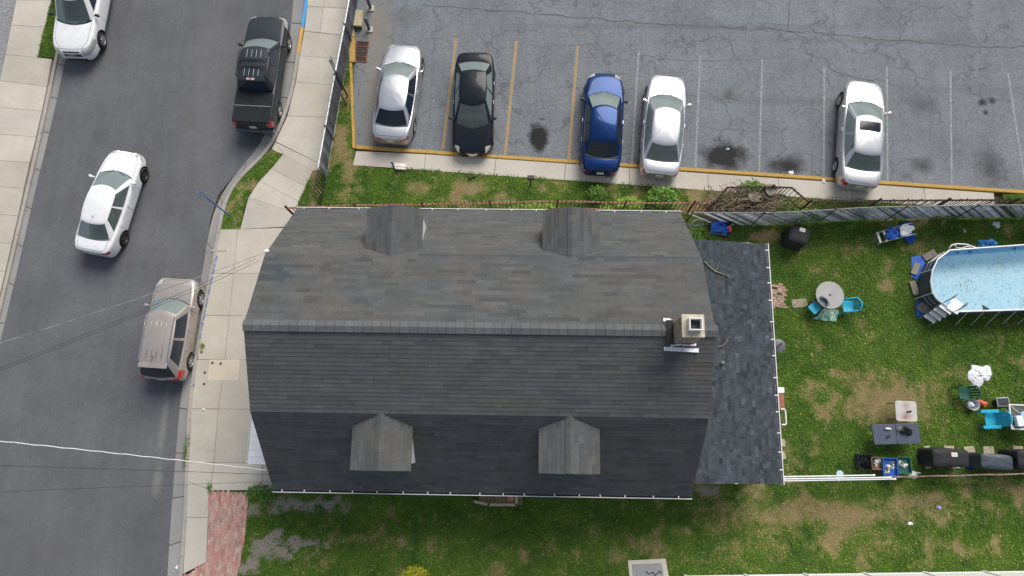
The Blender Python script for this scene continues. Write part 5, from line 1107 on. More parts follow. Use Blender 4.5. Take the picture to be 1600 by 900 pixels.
# stumps under a tangle of dead vine
for (b, lab, h) in (((1168, 318), 'grey cut tree stump in the vine tangle, left one', .9), ((1192, 309), 'grey cut tree stump in the vine tangle, right one', 1.0)):
    rd = random.Random(int(h*10)); o = empty('tree_stump', P3(*b, ZL), 0, lab, 'stump', 'stumps in the vine tangle'); q = MB(); n = 16; rs = []
    for r, z in ((.36, 0), (.29, .2), (.26, h*.7), (.25, h)): rs.append([(r*(1+.1*math.sin(3*t+z)+.06*rd.random())*math.cos(t), r*(1+.1*math.sin(3*t+z)+.06*rd.random())*math.sin(t), z+.03*rd.random()) for t in [2*math.pi*i/n for i in range(n)]])
    q.rings(rs, True, False); q.build('bark', mat('stump_bark', srgb(105, 96, 86), .95, var=.35, scale=14, bump=.4), o, smooth=True); q = MB(); q._add([(x*.97, y*.97, h+.005+.04*rd.random()) for x, y, z in rs[-1]]+[(0, 0, h+.02)], [(i, (i+1) % n, n) for i in range(n)]); q.build('cut_face', mat('weathered_wood', srgb(140, 130, 118), .95, var=.3, scale=9, bump=.4), o)
rd = random.Random(21); p = P3(1165, 325, ZL); o = empty('vine_tangle', p, 0, 'brown tangle of dead vine heaped round the stumps', 'dead vine'); q = MB()
for i in range(400):
    a = rd.uniform(0, 6.28); r = math.sqrt(rd.random()); c = Vector((1.5*r*math.cos(a)-.15, .62*r*math.sin(a)+.1, rd.uniform(.1, 1.25)*(1-.45*r))); b = rd.uniform(0, 6.28); pts = [c]
    for k in range(5): b += rd.gauss(0, .7); pts.append(pts[-1]+Vector((math.cos(b)*.16, math.sin(b)*.11, rd.gauss(0, .07))))
    pts = [Vector((t.x, max(-.55, min(.85, t.y)), max(.03, t.z))) for t in pts]; w_ = rd.uniform(.007, .018); q.tube(pts, [w_]*6, 4, False)
tag(q.build('twigs', M['twig'], o), kind='stuff'); q = MB(); leaves(q, rd, (0.1, .65, .45), .55, .35, .6, 420, .11); leaves(q, rd, (-.95, .2, .2), .3, .25, .35, 80, .09); tag(q.build('foliage', M['leaf'], o), kind='stuff')
rd = random.Random(22); p = P3(1140, 348, ZL); o = empty('dead_vine', p, 0, 'dark dead vine hanging on the slatted fence above the blue cart', 'dead vine'); q = MB()
for i in range(170):
    c = Vector((rd.gauss(0, .55), rd.uniform(-.06, .1), rd.uniform(.1, 1.6))); pts = [c]; b = rd.uniform(0, 6.28)
    for k in range(4): b += rd.gauss(0, .6); pts.append(pts[-1]+Vector((math.cos(b)*.12, rd.gauss(0, .03), math.sin(b)*.12)))
    q.tube([Vector((t.x, t.y, max(.02, t.z))) for t in pts], rd.uniform(.006, .014), 4, False)
tag(q.build('twigs', mat('dark_twig', srgb(82, 66, 56), .9, var=.3), o), kind='stuff'); q = MB(); leaves(q, rd, (0, -.1, .05), .6, .12, .2, 50, .07); tag(q.build('foliage', M['leaf'], o), kind='stuff')
# branches lying on the roof edge
def stick(label, pts, r, mt, nm='fallen_branch', cat='branch'):
    o = empty(nm, pts[0], 0, label, cat); q = MB(); n = len(pts); A = Vector(pts[0]); q.tube([Vector(t)-A for t in pts], [r*(1-.6*i/n) for i in range(n)], 5); q.build('limb', mt, o)
    q = MB(); m_ = Vector(pts[n//2])-A; q.tube([m_, m_+Vector((.12, .22, .03)), m_+Vector((.16, .4, .04))], [r*.6, r*.4, r*.2], 4); q.build('twig', mt, o)
bk = mat('pale_branch', srgb(128, 122, 108), .9, var=.2)
rz_ = lambda x: AZ0+(AZ1-AZ0)*(x-AX0)/(AX1-AX0)+.05
def on_ann(l): return [(x, y, rz_(x)) for x, y in (px(a, c, 3.1) for a, c in l)]
stick('forked pale branch lying on the extension roof near its top', on_ann([(1100, 409), (1108, 417), (1118, 424), (1130, 427), (1141, 431)]), .035, bk); stick('small curved twig on the extension roof beside the chimney', on_ann([(1121, 542), (1130, 540), (1136, 534), (1137, 527)]), .02, bk)

# ---------------------------------------------------------------- the pool
def cloth(name, label, cat, c, rx, ry, h, mt, seed, rz=0, rough_=.35, base=.01, group=None, parent=None, n=22, tile=None):
    """crumpled sheet: an uneven disc with folds, its own thickness above what it lies on"""
    rd = random.Random(seed); ph = [rd.uniform(0, 6.28) for _ in range(8)]; P_ = []
    for i in range(n+1):
        r = i/n; row = []
        for j in range(36):
            t = 2*math.pi*j/36; out = 1+.16*math.sin(2*t+ph[0])+.12*math.sin(3*t+ph[1])+.1*math.sin(5*t+ph[2])+.06*math.sin(9*t+ph[3]); x, y = r*out*math.cos(t)*rx, r*out*math.sin(t)*ry
            f = abs(float(fbm(x*5/max(rx, .25)*.6+seed, y*5/max(ry, .25)*.6))-.5)*2+.5*abs(float(fbm(x*14+seed, y*14))-.5)*2; z = base+h*(1-r**2.2)*(.45+rough_*2.2*f)+.02*f; z = base if i == n else z
            row.append((x*math.cos(rz)-y*math.sin(rz), x*math.sin(rz)+y*math.cos(rz), z))
        P_.append(row+[row[0]])
    q = MB(); q.grid(P_, True); o = q.build(name, mt, parent, c if parent is None else c, smooth=True)
    if parent is None: tag(o, label, cat, group)
    return o
M['tarp'] = mat('blue_tarp', srgb(28, 92, 190), .4, var=.25, scale=5, bump=.3, bscale=12); M['whitecloth'] = mat('white_plastic_sheet', (.75, .76, .78), .4, var=.08, bump=.3, bscale=12); M['poolwall'] = mat('dark_pool_wall', srgb(66, 76, 84), .5, var=.2, scale=3); M['poolframe'] = mat('pool_frame', (.62, .64, .67), .35, .2)
ZP = 1.0; rim = [px(a, c, ZP+ZL) for a, c in ((1700, 470), (1498, 487), (1468, 473), (1452.5, 451), (1459, 410), (1484, 391), (1700, 378))]
rim = [(25.2, rim[0][1]-.25)]+rim[1:-1]+[(25.2, rim[-1][1]+.12)]; o = empty('swimming_pool', (*rim[3], ZL), 0, 'above ground pool with pale blue patterned liner and white rim', 'pool'); O = Vector((*rim[3], ZL)); R2 = rim[:2]
for i in range(1, 5):
    a, b2, c = rim[i], rim[i+1], rim[min(i+2, 6)]
    R2 += [(b2[0]+(a[0]-b2[0])*.3, b2[1]+(a[1]-b2[1])*.3), (b2[0]+(c[0]-b2[0])*.25, b2[1]+(c[1]-b2[1])*.25)] if i < 4 else [b2]
R2 += [rim[6]]; L2 = [(x-O.x, y-O.y) for x, y in R2]; NL = len(L2)
for a, c in zip(L2, L2[1:]+L2[:1]):
    q = MB(); A, B = Vector((*a, 0)), Vector((*c, 0)); d = (B-A).normalized(); s = Vector((-d.y, d.x, 0))*.02; q.hexa([A-s, B-s, B+s, A+s], [t+Vector((0, 0, ZP-.03)) for t in (A-s, B-s, B+s, A+s)]); q.build('wall_panel', M['poolwall'], o)
    q = MB(); q.tube([A+Vector((0, 0, ZP)), B+Vector((0, 0, ZP))], .035, 8); q.build('rim_tube', M['poolframe'], o, smooth='auto')
q = NT('patterned_pool_liner'); vo = q.vor(5.5); c = q.mix(q.ramp(vo.outputs['Distance'], .18, .4), srgb(206, 234, 245), srgb(240, 249, 251)); c = q.mix(q.ramp(q.noise(9, 3, .7), .54, .64, 0, .45), c, srgb(120, 190, 226)); c = q.mix(q.ramp(q.vor(11).outputs['Distance'], .16, .08, 0, .35), c, srgb(90, 165, 212)); M['liner'] = q.done(c, .5)  # liner lightened in place of bright cloud reflected on the water
M['linerwall'] = mat('blue_pool_liner_wall', srgb(84, 158, 214), .5, var=.2, scale=7, col2=srgb(150, 205, 236))  # walls coloured bluer for the shaded band round the pool edge
q = MB(); cen = (sum(x for x, y in L2)/len(L2), sum(y for x, y in L2)/len(L2)); ins = [(x+(cen[0]-x)*.02, y+(cen[1]-y)*.03) for x, y in L2]
if sum(ins[i][0]*ins[(i+1) % NL][1]-ins[(i+1) % NL][0]*ins[i][1] for i in range(NL)) < 0: ins = ins[::-1]
q.rings([[(x, y, ZP-.02) for x, y in ins], [(x, y, .12) for x, y in ins]], False, False); q.build('liner_wall', M['linerwall'], o); q = MB(); q.rings([[(x, y, .12) for x, y in ins], [(x+(cen[0]-x)*.05, y+(cen[1]-y)*.14, .05) for x, y in ins]], False, True); q.build('liner_floor', M['liner'], o)
q = NT('pool_water'); q.bump(q.noise(3.5, 4, .6), .12, .08); q.p.inputs['Base Color'].default_value = (.6, .85, .92, 1); q.p.inputs['Roughness'].default_value = .03; q.p.inputs['Specular IOR Level'].default_value = .5
tr = q.n('ShaderNodeBsdfTransparent'); tr.inputs[0].default_value = (.88, .98, .998, 1); ms = q.n('ShaderNodeMixShader'); fz = q.n('ShaderNodeFresnel'); fz.inputs[0].default_value = 1.33; q.l(q.math('ADD', fz.outputs[0], .06), ms.inputs[0]); q.l(tr.outputs[0], ms.inputs[1]); q.l(q.p.outputs[0], ms.inputs[2]); q.l(ms.outputs[0], q.out.inputs[0]); M['water'] = q.mat
q = MB(); q.sheet([(x+(cen[0]-x)*.022, y+(cen[1]-y)*.033) for x, y in ins], ZP-.14); q.build('water', M['water'], o)
for i in range(9):
    A = Vector((*L2[1], ZP)).lerp(Vector((*L2[0], ZP)), .06+.105*i); q = MB(); q.tube([A+Vector((0, -.03, -.02)), A+Vector((0, -.42, -ZP+.02))], .014, 6); q.build('strut', M['poolframe'], o)
for i in (2, 4, 6):
    A = Vector((*L2[i], 0)); out = (A-Vector((*cen, 0))).normalized(); q = MB(); q.tube([A+Vector((0, 0, ZP))+out*.04, A+out*.2+Vector((0, 0, .02))], .02, 6); q.build('leg', M['poolframe'], o)
for z in (.35, .65):
    q = MB(); q.tube([(x+(x-cen[0])*.006, y+(y-cen[1])*.03, z) for x, y in L2[1:-1]], .008, 5); q.build('band', M['poolframe'], o)
for (a, c, r) in ((1516, 395, .09), (1496, 395, .05), (1585, 389, .06)):
    q = MB(); t = Vector((*px(a, c, .9), .9))-O; q.lathe([(r, -.04), (r, .03), (r*.5, .035), (r*.45, .01)], t, 12); q.build('skimmer_port', mat('port_blue', srgb(70, 140, 200), .5), o)
# ladder over the rim
tr4 = [((1445, 492), (1461, 503), .28), ((1453, 487), (1470, 499), .5), ((1460, 481.5), (1478, 494), .72), ((1468, 476), (1486, 489), .94)]; p0 = P3(1448, 500, ZL); o = empty('pool_ladder', p0, 0, 'white step ladder leading over the pool rim at its corner', 'ladder')
ends = []
for a, c, z in tr4:
    A, B = P3(*a, ZL+z)-p0, P3(*c, ZL+z)-p0; d = (B-A).normalized(); s = Vector((-d.y, d.x, 0))*.095; q = MB(); q.hexa([A-s, B-s, B+s, A+s], [t+Vector((0, 0, .035)) for t in (A-s, B-s, B+s, A+s)]); q.build('tread', M['white'], o); ends.append((A, B))
for k, topp in ((0, (1496, 460)), (1, (1513, 473))):
    A0 = ends[0][k]; A3 = ends[3][k]; st = (A3-A0)/3; T_ = P3(*topp, ZL+1.45)-p0; q = MB(); q.tube([A0-st*1.25+Vector((0, 0, 0)), A0, A3, A3+st*.6+Vector((0, 0, .25)), A3.lerp(T_, .6)+Vector((0, 0, .3)), T_, T_+Vector((-.05, -.1, -.35))], .024, 7); q.build('rail', mat('grey_ladder_rail', (.22, .24, .27), .4, .4), o, smooth='auto')
A, B = ends[3]; st = (B-A); q = MB(); pl = P3(1492, 478, 1.12)-p0; q.rbox(pl, (.5, .55, .04), .05, -.6); q.build('platform', M['white'], o)
# ground sheets and slabs by the pool
for i, (lab, pl) in enumerate((('blue tarp under the left end of the pool, upper piece', [(1424, 402), (1438, 398), (1448, 404), (1440, 425), (1432, 438), (1424, 432)]), ('blue tarp corner beside the pool ladder', [(1430, 473), (1436, 470), (1458, 490), (1446, 494), (1433, 494)]))):
    P_ = pxl(pl, ZL+.05); q = MB(); q.prism(P_, ZL+.02, ZL+.05); t = q.build('ground_tarp', M['tarp']); tag(t, lab, 'tarp', 'tarps round the pool')
for (a, c, w_, h_, r_, lab) in ((1430, 420, .26, .55, -.45, 'grey paving slab on the blue tarp left of the pool'), (1428, 450, .26, .6, .22, 'grey paving slab below the first one left of the pool'), (1446, 485, .7, .36, -.72, 'grey paving slab at the foot of the pool ladder'), (1452, 399, .6, .3, .5, 'tan paving slab at the upper left pool corner')):
    q = MB(); q.rbox((0, 0, .03), (w_, h_, .06), .02); t = q.build('paving_slab', mat('grey_paver', srgb(140, 132, 122), .9, var=.15), None, P3(a, c, ZL+.05), r_); tag(t, lab, 'slab', 'slabs round the pool')
o = empty('pool_pump', P3(1541, 384, ZL), 0, 'pool pump under a bright blue cover with white hoses', 'pump'); cloth('cover', None, None, (0, 0, .02), .42, .3, .38, mat('bright_blue_cover', srgb(70, 150, 215), .45, bump=.3, bscale=10), 31, parent=o); q = MB(); q.tube([(.3, -.1, .2), (.45, -.25, .3), (.6, -.2, .35), (.8, -.15, .3), (.95, -.3, .5)], .035, 7); q.build('hose', M['white'], o, smooth=True)
o = empty('pool_hose', P3(1500, 386, ZL), 0, 'looped white hose along the upper pool rim', 'hose'); q = MB(); z3 = lambda a, c, z: P3(a, c, z)-P3(1500, 386, ZL); q.tube([z3(1482, 389, 1.0), z3(1487, 383, 1.05), z3(1495, 381, 1.05), z3(1510, 382, 1.0), z3(1522, 386, 1.0), z3(1529, 389, 1.05)], .03, 7); q.build('tube', M['white'], o, smooth=True); q = MB(); q.tube([z3(1492, 382, .9), z3(1494, 387, .8), z3(1502, 388, .8), z3(1512, 385, .8), z3(1516, 387, .8)], .03, 7); q.build('loop', M['white'], o, smooth=True)
o = empty('skimmer_net', P3(1541, 481, .98), 0, 'dark skimmer net floating in the pool', 'net'); q = MB(); q._add([(-.16, .12, .0), (-.12, -.16, .0), (.06, -.16, 0), (.08, -.02, 0), (-.16, .12, .03), (-.12, -.16, .03), (.06, -.16, .03), (.08, -.02, .03)], [(3, 2, 1, 0), (4, 5, 6, 7), (0, 1, 5, 4), (1, 2, 6, 5), (2, 3, 7, 6), (3, 0, 4, 7)]); q.build('net', mat('navy_net', srgb(35, 60, 90), .7), o); q = MB(); q.tube([(.05, -.1, .02), (.55, -.14, .03)], .012, 5); q.build('handle', mat('grey_handle', srgb(120, 150, 170), .5), o)

# ---------------------------------------------------------------- furniture and clutter in the yard
M['teal'] = mat('turquoise_plastic', srgb(38, 168, 200), .4, var=.08); M['green_pl'] = mat('green_plastic', srgb(28, 88, 70), .45, var=.15); M['table_grey'] = mat('grey_resin', srgb(158, 158, 156), .5, var=.08, scale=4); M['dark_table'] = mat('dark_grey_resin', srgb(72, 80, 96), .5, var=.12, scale=5)
o = empty('round_table', P3(1297, 461, ZL+.0), 0, 'round grey plastic table with a parasol hole between two chairs', 'table'); c = P3(1297, 461, ZL+.72); o.location = (c.x, c.y, ZL); q = MB(); n = 40
q.rings([[(r*math.cos(2*math.pi*k/n), r*math.sin(2*math.pi*k/n), z) for k in range(n)] for r, z in ((.54, .68), (.575, .69), (.575, .712), (.56, .72), (.545, .7195), (.535, .716), (.05, .716), (.045, .70))], True, True); q.build('tabletop', M['table_grey'], o); q = MB(); q.lathe([(.03, .715), (.03, .726)], seg=10); q.build('parasol_hole', M['black'], o)
for k in range(4): a = .6+k*math.pi/2; q = MB(); q.tube([(.25*math.cos(a), .25*math.sin(a), .68), (.45*math.cos(a), .45*math.sin(a), .0)], [.03, .022], 7); q.build('leg', M['table_grey'], o)
def chair(label, at, rz, mt, kind, zs=.42):
    """facing local +x"""
    p = P3(*at, ZL+zs); o = empty('patio_chair' if kind != 'fold' else 'folding_chair', (p.x, p.y, ZL), rz, label, 'chair'); m_ = M[mt] if isinstance(mt, str) else mt
    if kind == 'fold':
        q = MB(); q.rbox((0, 0, .43), (.42, .42, .03), .06); q.build('seat', m_, o)
        P_ = []
        for i in range(7):
            z = .52+.36*i/6; hw = .21*math.sqrt(max(.08, 1-((i-2.5)/4.2)**2)); P_.append([(-.24-.12*i/6-.05*(1-(v/1)**2), v*hw, z) for v in (-1, -.6, -.2, .2, .6, 1)])
        q = MB(); q.grid(P_); q.grid([[(x-.02, y, z) for x, y, z in r] for r in P_], True); q.build('backrest', mat('dark_teal_shell', srgb(22, 92, 110), .4), o, smooth=True)
        for s in (1, -1):
            q = MB(); q.tube([(.26, s*.23, 0), (-.2, s*.23, .5), (-.36, s*.22, .9)], .014, 6); q.build('frame', M['iron'], o); q = MB(); q.tube([(-.3, s*.21, 0), (.16, s*.21, .42)], .014, 6); q.build('leg', M['iron'], o)
        q = MB(); q.tube([(-.36, -.22, .9), (-.37, 0, .93), (-.36, .22, .9)], .014, 6); q.build('top_tube', M['iron'], o); return o
    w_ = .46 if kind != 'adi' else .54; q = MB(); P_ = [[(x, y*(1-.1*(x < 0)), .42-.02*math.cos(y/w_*3)*1+.03*(x > .15)-.05*(kind == 'adi')*(.25-x)) for y in np.linspace(-w_/2, w_/2, 7)] for x in np.linspace(-.23, .25, 7)]; P_ = [[tuple(float(k) for k in t) for t in r] for r in P_]; q.grid(P_); q.grid([[(x, y, z-.025) for x, y, z in r] for r in P_], True); q.build('seat', m_, o, smooth=True)
    # backrest of upright slats under a curved head rail
    n = 5 if kind != 'adi' else 7; hb = .42 if kind != 'adi' else .6; lean = .14 if kind != 'adi' else .2
    for i in range(n):
        v = (i-(n-1)/2)/((n-1)/2); y = v*w_*.46; x0 = -.22+.06*v*v; h_ = hb-.06*v*v; q = MB(); wd = w_/n*(.36 if kind != 'adi' else .48); A = [Vector((x0, y-wd, .4)), Vector((x0, y+wd, .4)), Vector((x0-lean+.04*v*v, y*1.08+wd, .4+h_)), Vector((x0-lean+.04*v*v, y*1.08-wd, .4+h_))]; q.hexa([t+Vector((-.02, 0, 0)) for t in A], A); q.build('back_slat', m_, o)
    q = MB(); q.tube([(-.22-lean+.12*v*v, v*w_*.54, .42+hb-.08*v*v) for v in (-1, -.6, -.2, .2, .6, 1)], .03, 7); q.build('head_rail', m_, o, smooth=True)
    for s in (1, -1):
        yo = s*(w_/2+.04); q = MB()
        if kind == 'adi': q.rbox((.12, yo, .6), (.72, .12, .03), .04); q.build('armrest', m_, o)
        else: q.tube([(.24, yo, .42), (.25, yo, .6), (.18, yo, .65), (-.1, yo, .66), (-.32, yo*.95, .76)], .026, 6); q.build('armrest', m_, o, smooth=True)
        for x0, x1 in ((.22, .28), (-.2, -.3)): q = MB(); q.tube([(x0, s*w_*.46, .6 if kind == 'adi' else .42), (x1, s*w_*.53, 0)], [.03, .022], 6); q.build('leg', m_, o)
    return o
chair('teal folding chair tucked under the round grey table', (1273, 481), -2.45, 'teal', 'fold'); chair('turquoise plastic armchair at the right of the round grey table', (1326, 478), math.pi+.1, 'teal', 'mono'); chair('dark green plastic armchair beside the white sheet', (1508, 614), math.pi, 'green_pl', 'mono'); chair('turquoise slatted lounge chair beside the mesh table', (1549, 655), math.pi+.04, 'teal', 'adi')
q = NT('green_leaf_print'); vo = q.vor(10); c = q.mix(q.ramp(vo.outputs['Color'], .3, .7), srgb(46, 140, 112), srgb(205, 228, 212)); c = q.mix(q.ramp(q.noise(16, 3), .5, .6), c, srgb(60, 146, 110)); c = q.mix(q.ramp(q.vor(12).outputs['Distance'], .3, .2), c, srgb(232, 240, 230)); lp = q.done(c, .85)
P_ = pxl([(1270, 498), (1281, 489), (1288, 482), (1300, 484), (1309, 483), (1312, 491), (1308, 496), (1306, 503), (1288, 501)], ZL+.05); q = MB(); cx_, cy_ = sum(t[0] for t in P_)/9, sum(t[1] for t in P_)/9
q.rings([[(cx_+(x-cx_)*k, cy_+(y-cy_)*k, ZL+.02+dz+.03*float(fbm(x*k*4, y*k*4))) for x, y in P_[::-1]] for k, dz in ((1, 0), (.99, .02), (.75, .05), (.5, .035), (.25, .055))], True, True); t = q.build('printed_cloth', lp); tag(t, 'green and white leaf printed cloth on the grass below the round table', 'cloth')
def lidded_bin():
    p = P3(1217, 540, ZL+.7); o = empty('trash_can', (p.x, p.y, ZL), 0, 'round grey lidded trash can beside the rear gutter', 'trash can'); q = MB(); q.lathe([(.2, 0), (.25, .66)], seg=24); q.build('barrel', mat('dark_grey_bin', srgb(62, 64, 70), .5), o, smooth='auto'); q = MB(); q.lathe([(.27, .65), (.275, .69), (.24, .71), (.1, .73), (.02, .735)], seg=28); q.build('lid', mat('grey_bin_lid', srgb(92, 94, 102), .5), o, smooth='auto'); q = MB(); q.rbox((0, 0, .75), (.3, .055, .05), .02, .7); q.build('handle', M['black'], o)
lidded_bin()
M['cover'] = mat('black_grill_cover', (.014, .015, .019), .75, var=.3, bump=.5, bscale=9); M['cover2'] = mat('slate_grill_cover', srgb(62, 70, 80), .5, var=.2, bump=.4, bscale=9); M['labelpatch'] = mat('cream_label', srgb(205, 200, 185), .7)
def grill(label, at, sx, sy, h, rz, mt, seed, patch=None, taper=.9, group='covered grills'):
    rd = random.Random(seed); p = P3(*at, ZL+h*.5); o = empty('covered_grill', (p.x, p.y, ZL), rz, label, 'grill', group); q = MB(); n = 40; rs = []
    for z, k in ((0, 1.06), (.12, 1.03), (.35, 1.0), (.6, .97), (.82, .93), (.93, taper+.06), (.985, taper*.86), (1.0, taper*.55)):
        row = []
        for j in range(n):
            t = 2*math.pi*j/n; e_ = 7.0; c_, s_ = math.cos(t), math.sin(t); rr = (abs(c_)**e_+abs(s_)**e_)**(-1/e_); f = float(fbm(j*.55+seed, z*3.1)); x, y = rr*c_*sx/2*k, rr*s_*sy/2*k; fold = 1+.07*(f-.5)*2*(1.1-z)
            row.append((x*fold, y*fold, h*z+.05*h*(f-.5)*(z > .5)))
        rs.append(row)
    q.rings(rs, True, True); q.build('cover', M[mt], o, smooth='auto')
    for s in (1, -1): q = MB(); q.tube([(s*sx*.46, -sy*.4, .1), (s*sx*.46, -sy*.56, .12), (s*sx*.46, -sy*.58, .3)], .012, 5); q.build('tie', M['black'], o)
    if patch: q = MB(); q.rbox((patch[0], patch[1], h*1.0+.01), (.24, .17, .03), .03); q.build('label_patch', M['labelpatch'], o)
    return o
grill('black covered kettle grill with a cream label near the slatted fence', (1243, 371), .85, .75, 1.0, -.3, 'cover', 1, (.05, .2)); grill('long black covered grill with a cream label beside the plastic bins', (1475, 715), 1.42, .72, 1.05, 0, 'cover', 2, (.1, .12)); grill('slate grey covered grill, middle one of the row at the wire fence', (1547, 721), 1.25, .6, .95, -.08, 'cover2', 3); grill('black covered grill with a cream label cut by the right edge', (1603, 718), 1.3, .75, 1.05, 0, 'cover', 4, (-.2, .1))
o = cloth('blue_bag', 'small dark blue bag on the grass between the covered grills', 'bag', P3(1514, 726, ZL), .2, .24, .3, mat('navy_bag', srgb(22, 32, 110), .5), 41)
# cart, hoop and the ladder heap at the slatted fence
o = empty('garden_cart', P3(1122, 359, ZL), -.1, 'garden cart heaped with a crumpled blue tarp', 'cart'); q = MB(); q.rings([[(sx*x, sy*y, z) for sx, sy in ((-1, -1), (1, -1), (1, 1), (-1, 1))] for x, y, z in ((.34, .28, .2), (.42, .36, .55), (.4, .34, .55), (.33, .27, .23))], True, True); q.build('tub', mat('grey_tub', srgb(70, 80, 92), .6), o); cloth('tarp', None, None, (0, -.05, .4), .38, .36, .3, M['tarp'], 51, parent=o)
for sx in (-1, 1):
    for sy in (-1, 1): q = MB(); q.lathe([(.12, -.03), (.13, 0), (.12, .03)], (sx*.3, sy*.32, .13), 14, M=Matrix.Rotation(math.pi/2, 3, 'X')); q.build('wheel', M['rubber'], o)
q = MB(); q.rbox((.33, -.1, .62), (.13, .26, .1), .03, .2); q.build('red_box', mat('red_plastic', srgb(205, 70, 65), .5), o)
o = empty('wheel_hoop', P3(1086, 356, ZL), .3, 'grey bicycle wheel leaning in the weeds at the house corner', 'wheel'); tl = Matrix.Rotation(.85, 3, 'X'); q = MB(); q.tube([tl@Vector((.31*math.cos(t), .31*math.sin(t), 0))+Vector((0, 0, .27)) for t in [2*math.pi*k/28 for k in range(29)]], .018, 6); q.build('tyre', mat('grey_tyre', (.25, .26, .26), .6), o); q = MB()
for k in range(12): t = 2*math.pi*k/12; q.tube([tl@Vector((.3*math.cos(t), .3*math.sin(t), 0))+Vector((0, 0, .27)), Vector((0, 0, .27))], .004, 4)
tag(q.build('spokes', M['galv'], o), kind='stuff')
p0 = P3(1395, 368, ZL); o = empty('folded_ladder', p0, .22, 'grey pool ladder lying under a blue and white tarp', 'ladder')
for s in (1, -1): q = MB(); q.tube([(-.85, s*.22-.12, .03), (-.8, s*.22-.02, .22), (-.3, s*.24, .4), (.35, s*.24, .6), (.62, s*.24, .62)], .025, 7); q.build('rail', M['galv'], o, smooth=True)
for t in (-.75, -.52): q = MB(); q.box((t, -.01, .25+(t+.75)*.35), (.09, .5, .03)); q.build('tread', M['galv'], o)
cloth('blue_tarp', None, None, (-.15, 0, .42), .38, .28, .14, M['tarp'], 61, .2, parent=o); cloth('white_sheet', None, None, (.28, .02, .58), .32, .24, .12, M['whitecloth'], 62, -.2, parent=o); cloth('blue_flap', None, None, (.58, -.22, .02), .2, .3, .5, M['tarp'], 63, .1, parent=o); cloth('blue_end', None, None, (.55, .26, .02), .22, .22, .55, M['tarp'], 64, .1, parent=o)
# tables and what stands on them
def trestle(name, label, at, sx, sy, rz, mt, split=False, z=.72):
    p = P3(*at, ZL+z); o = empty(name, (p.x, p.y, ZL), rz, label, 'table')
    if split:
        for s in (1, -1): q = MB(); q.rbox((s*sx/4, 0, z-.02), (sx/2-.006, sy, .045), .05); q.build('tabletop', mt, o)
    else: q = MB(); q.rbox((0, 0, z-.02), (sx, sy, .05), .1, seg=5); q.build('tabletop', mt, o)
    for a in (1, -1):
        for b2 in (1, -1): q = MB(); q.tube([(a*sx*.4, b2*sy*.38, z-.04), (a*sx*.43, b2*sy*.42, 0)], .016, 6); q.build('leg', M['iron'], o)
    return o, p
o, pT = trestle('folding_table', 'dark grey folding table with a bottle and black bag on it', (1400.5, 678), 1.83, .78, .04, M['dark_table'], True); zt = ZL+.725
qn = NT('stained_grey_resin'); nz = qn.noise(4, 4); cc = qn.mix(qn.ramp(qn.noise(2.5, 4), .35, .7), srgb(176, 172, 166), srgb(196, 192, 186)); ct = P3(1417, 651, ZL+.72); cc = qn.blob(cc, (ct.x-.02, ct.y), .2, .16, srgb(150, 95, 88), .8, .8, nz, .6); cc = qn.blob(cc, (ct.x+.02, ct.y+.45), .14, .2, srgb(150, 120, 105), .6, .9, nz, .6)
o, p2 = trestle('card_table', 'square pale grey card table with reddish stains', (1416, 642.5), .84, .8, -.03, qn.done(cc, .6))
p = P3(1420, 643, zt); q = MB(); q.rbox((0, 0, .02), (.2, .06, .04), .02, .15); t = q.build('knife_sheath', M['black'], None, p); tag(t, 'short black tool lying on the square pale table', 'tool')
p = P3(1388, 670, zt); o = empty('bottle', p, -.05, 'white squeeze bottle lying on the dark folding table', 'bottle'); ry = Matrix.Rotation(math.pi/2, 3, 'Y'); q = MB(); q.lathe([(.03, -.13), (.042, -.12), (.042, .04), (.02, .09)], (0, 0, .043), 12, M=ry); q.build('body', M['white'], o, smooth='auto'); q = MB(); q.lathe([(.02, -.1), (.022, -.05)], (-.1, 0, .043), 10, M=Matrix.Rotation(-math.pi/2, 3, 'Y')); q.v = [(x-.1, y, z) for x, y, z in q.v]; q.build('cap', mat('lime_cap', srgb(190, 200, 70), .5), o)
cloth('black_bag', 'crumpled black green bag on the dark folding table', 'bag', P3(1415, 673, zt), .24, .19, .22, mat('black_green_fabric', srgb(22, 32, 30), .7), 71); cloth('paper_bag', 'crumpled grey green bag beside the black one on the table', 'bag', P3(1405, 671, zt), .1, .1, .12, mat('grey_green_bag', srgb(120, 132, 115), .7), 72)
p = P3(1387, 682, zt); o = empty('cup', p, .6, 'dark cup tipped over on the dark folding table', 'cup'); q = MB(); q.lathe([(.03, -.06), (.042, .06), (.038, .06), (.028, -.05)], (0, 0, .045), 12, M=ry); q.build('cup', mat('dark_cup', srgb(40, 45, 50), .5), o); q = MB(); q.lathe([(.036, .03), (.036, .058)], (0, 0, .045), 12, M=ry); q.build('drink', mat('pale_drink', srgb(150, 150, 110), .5), o)
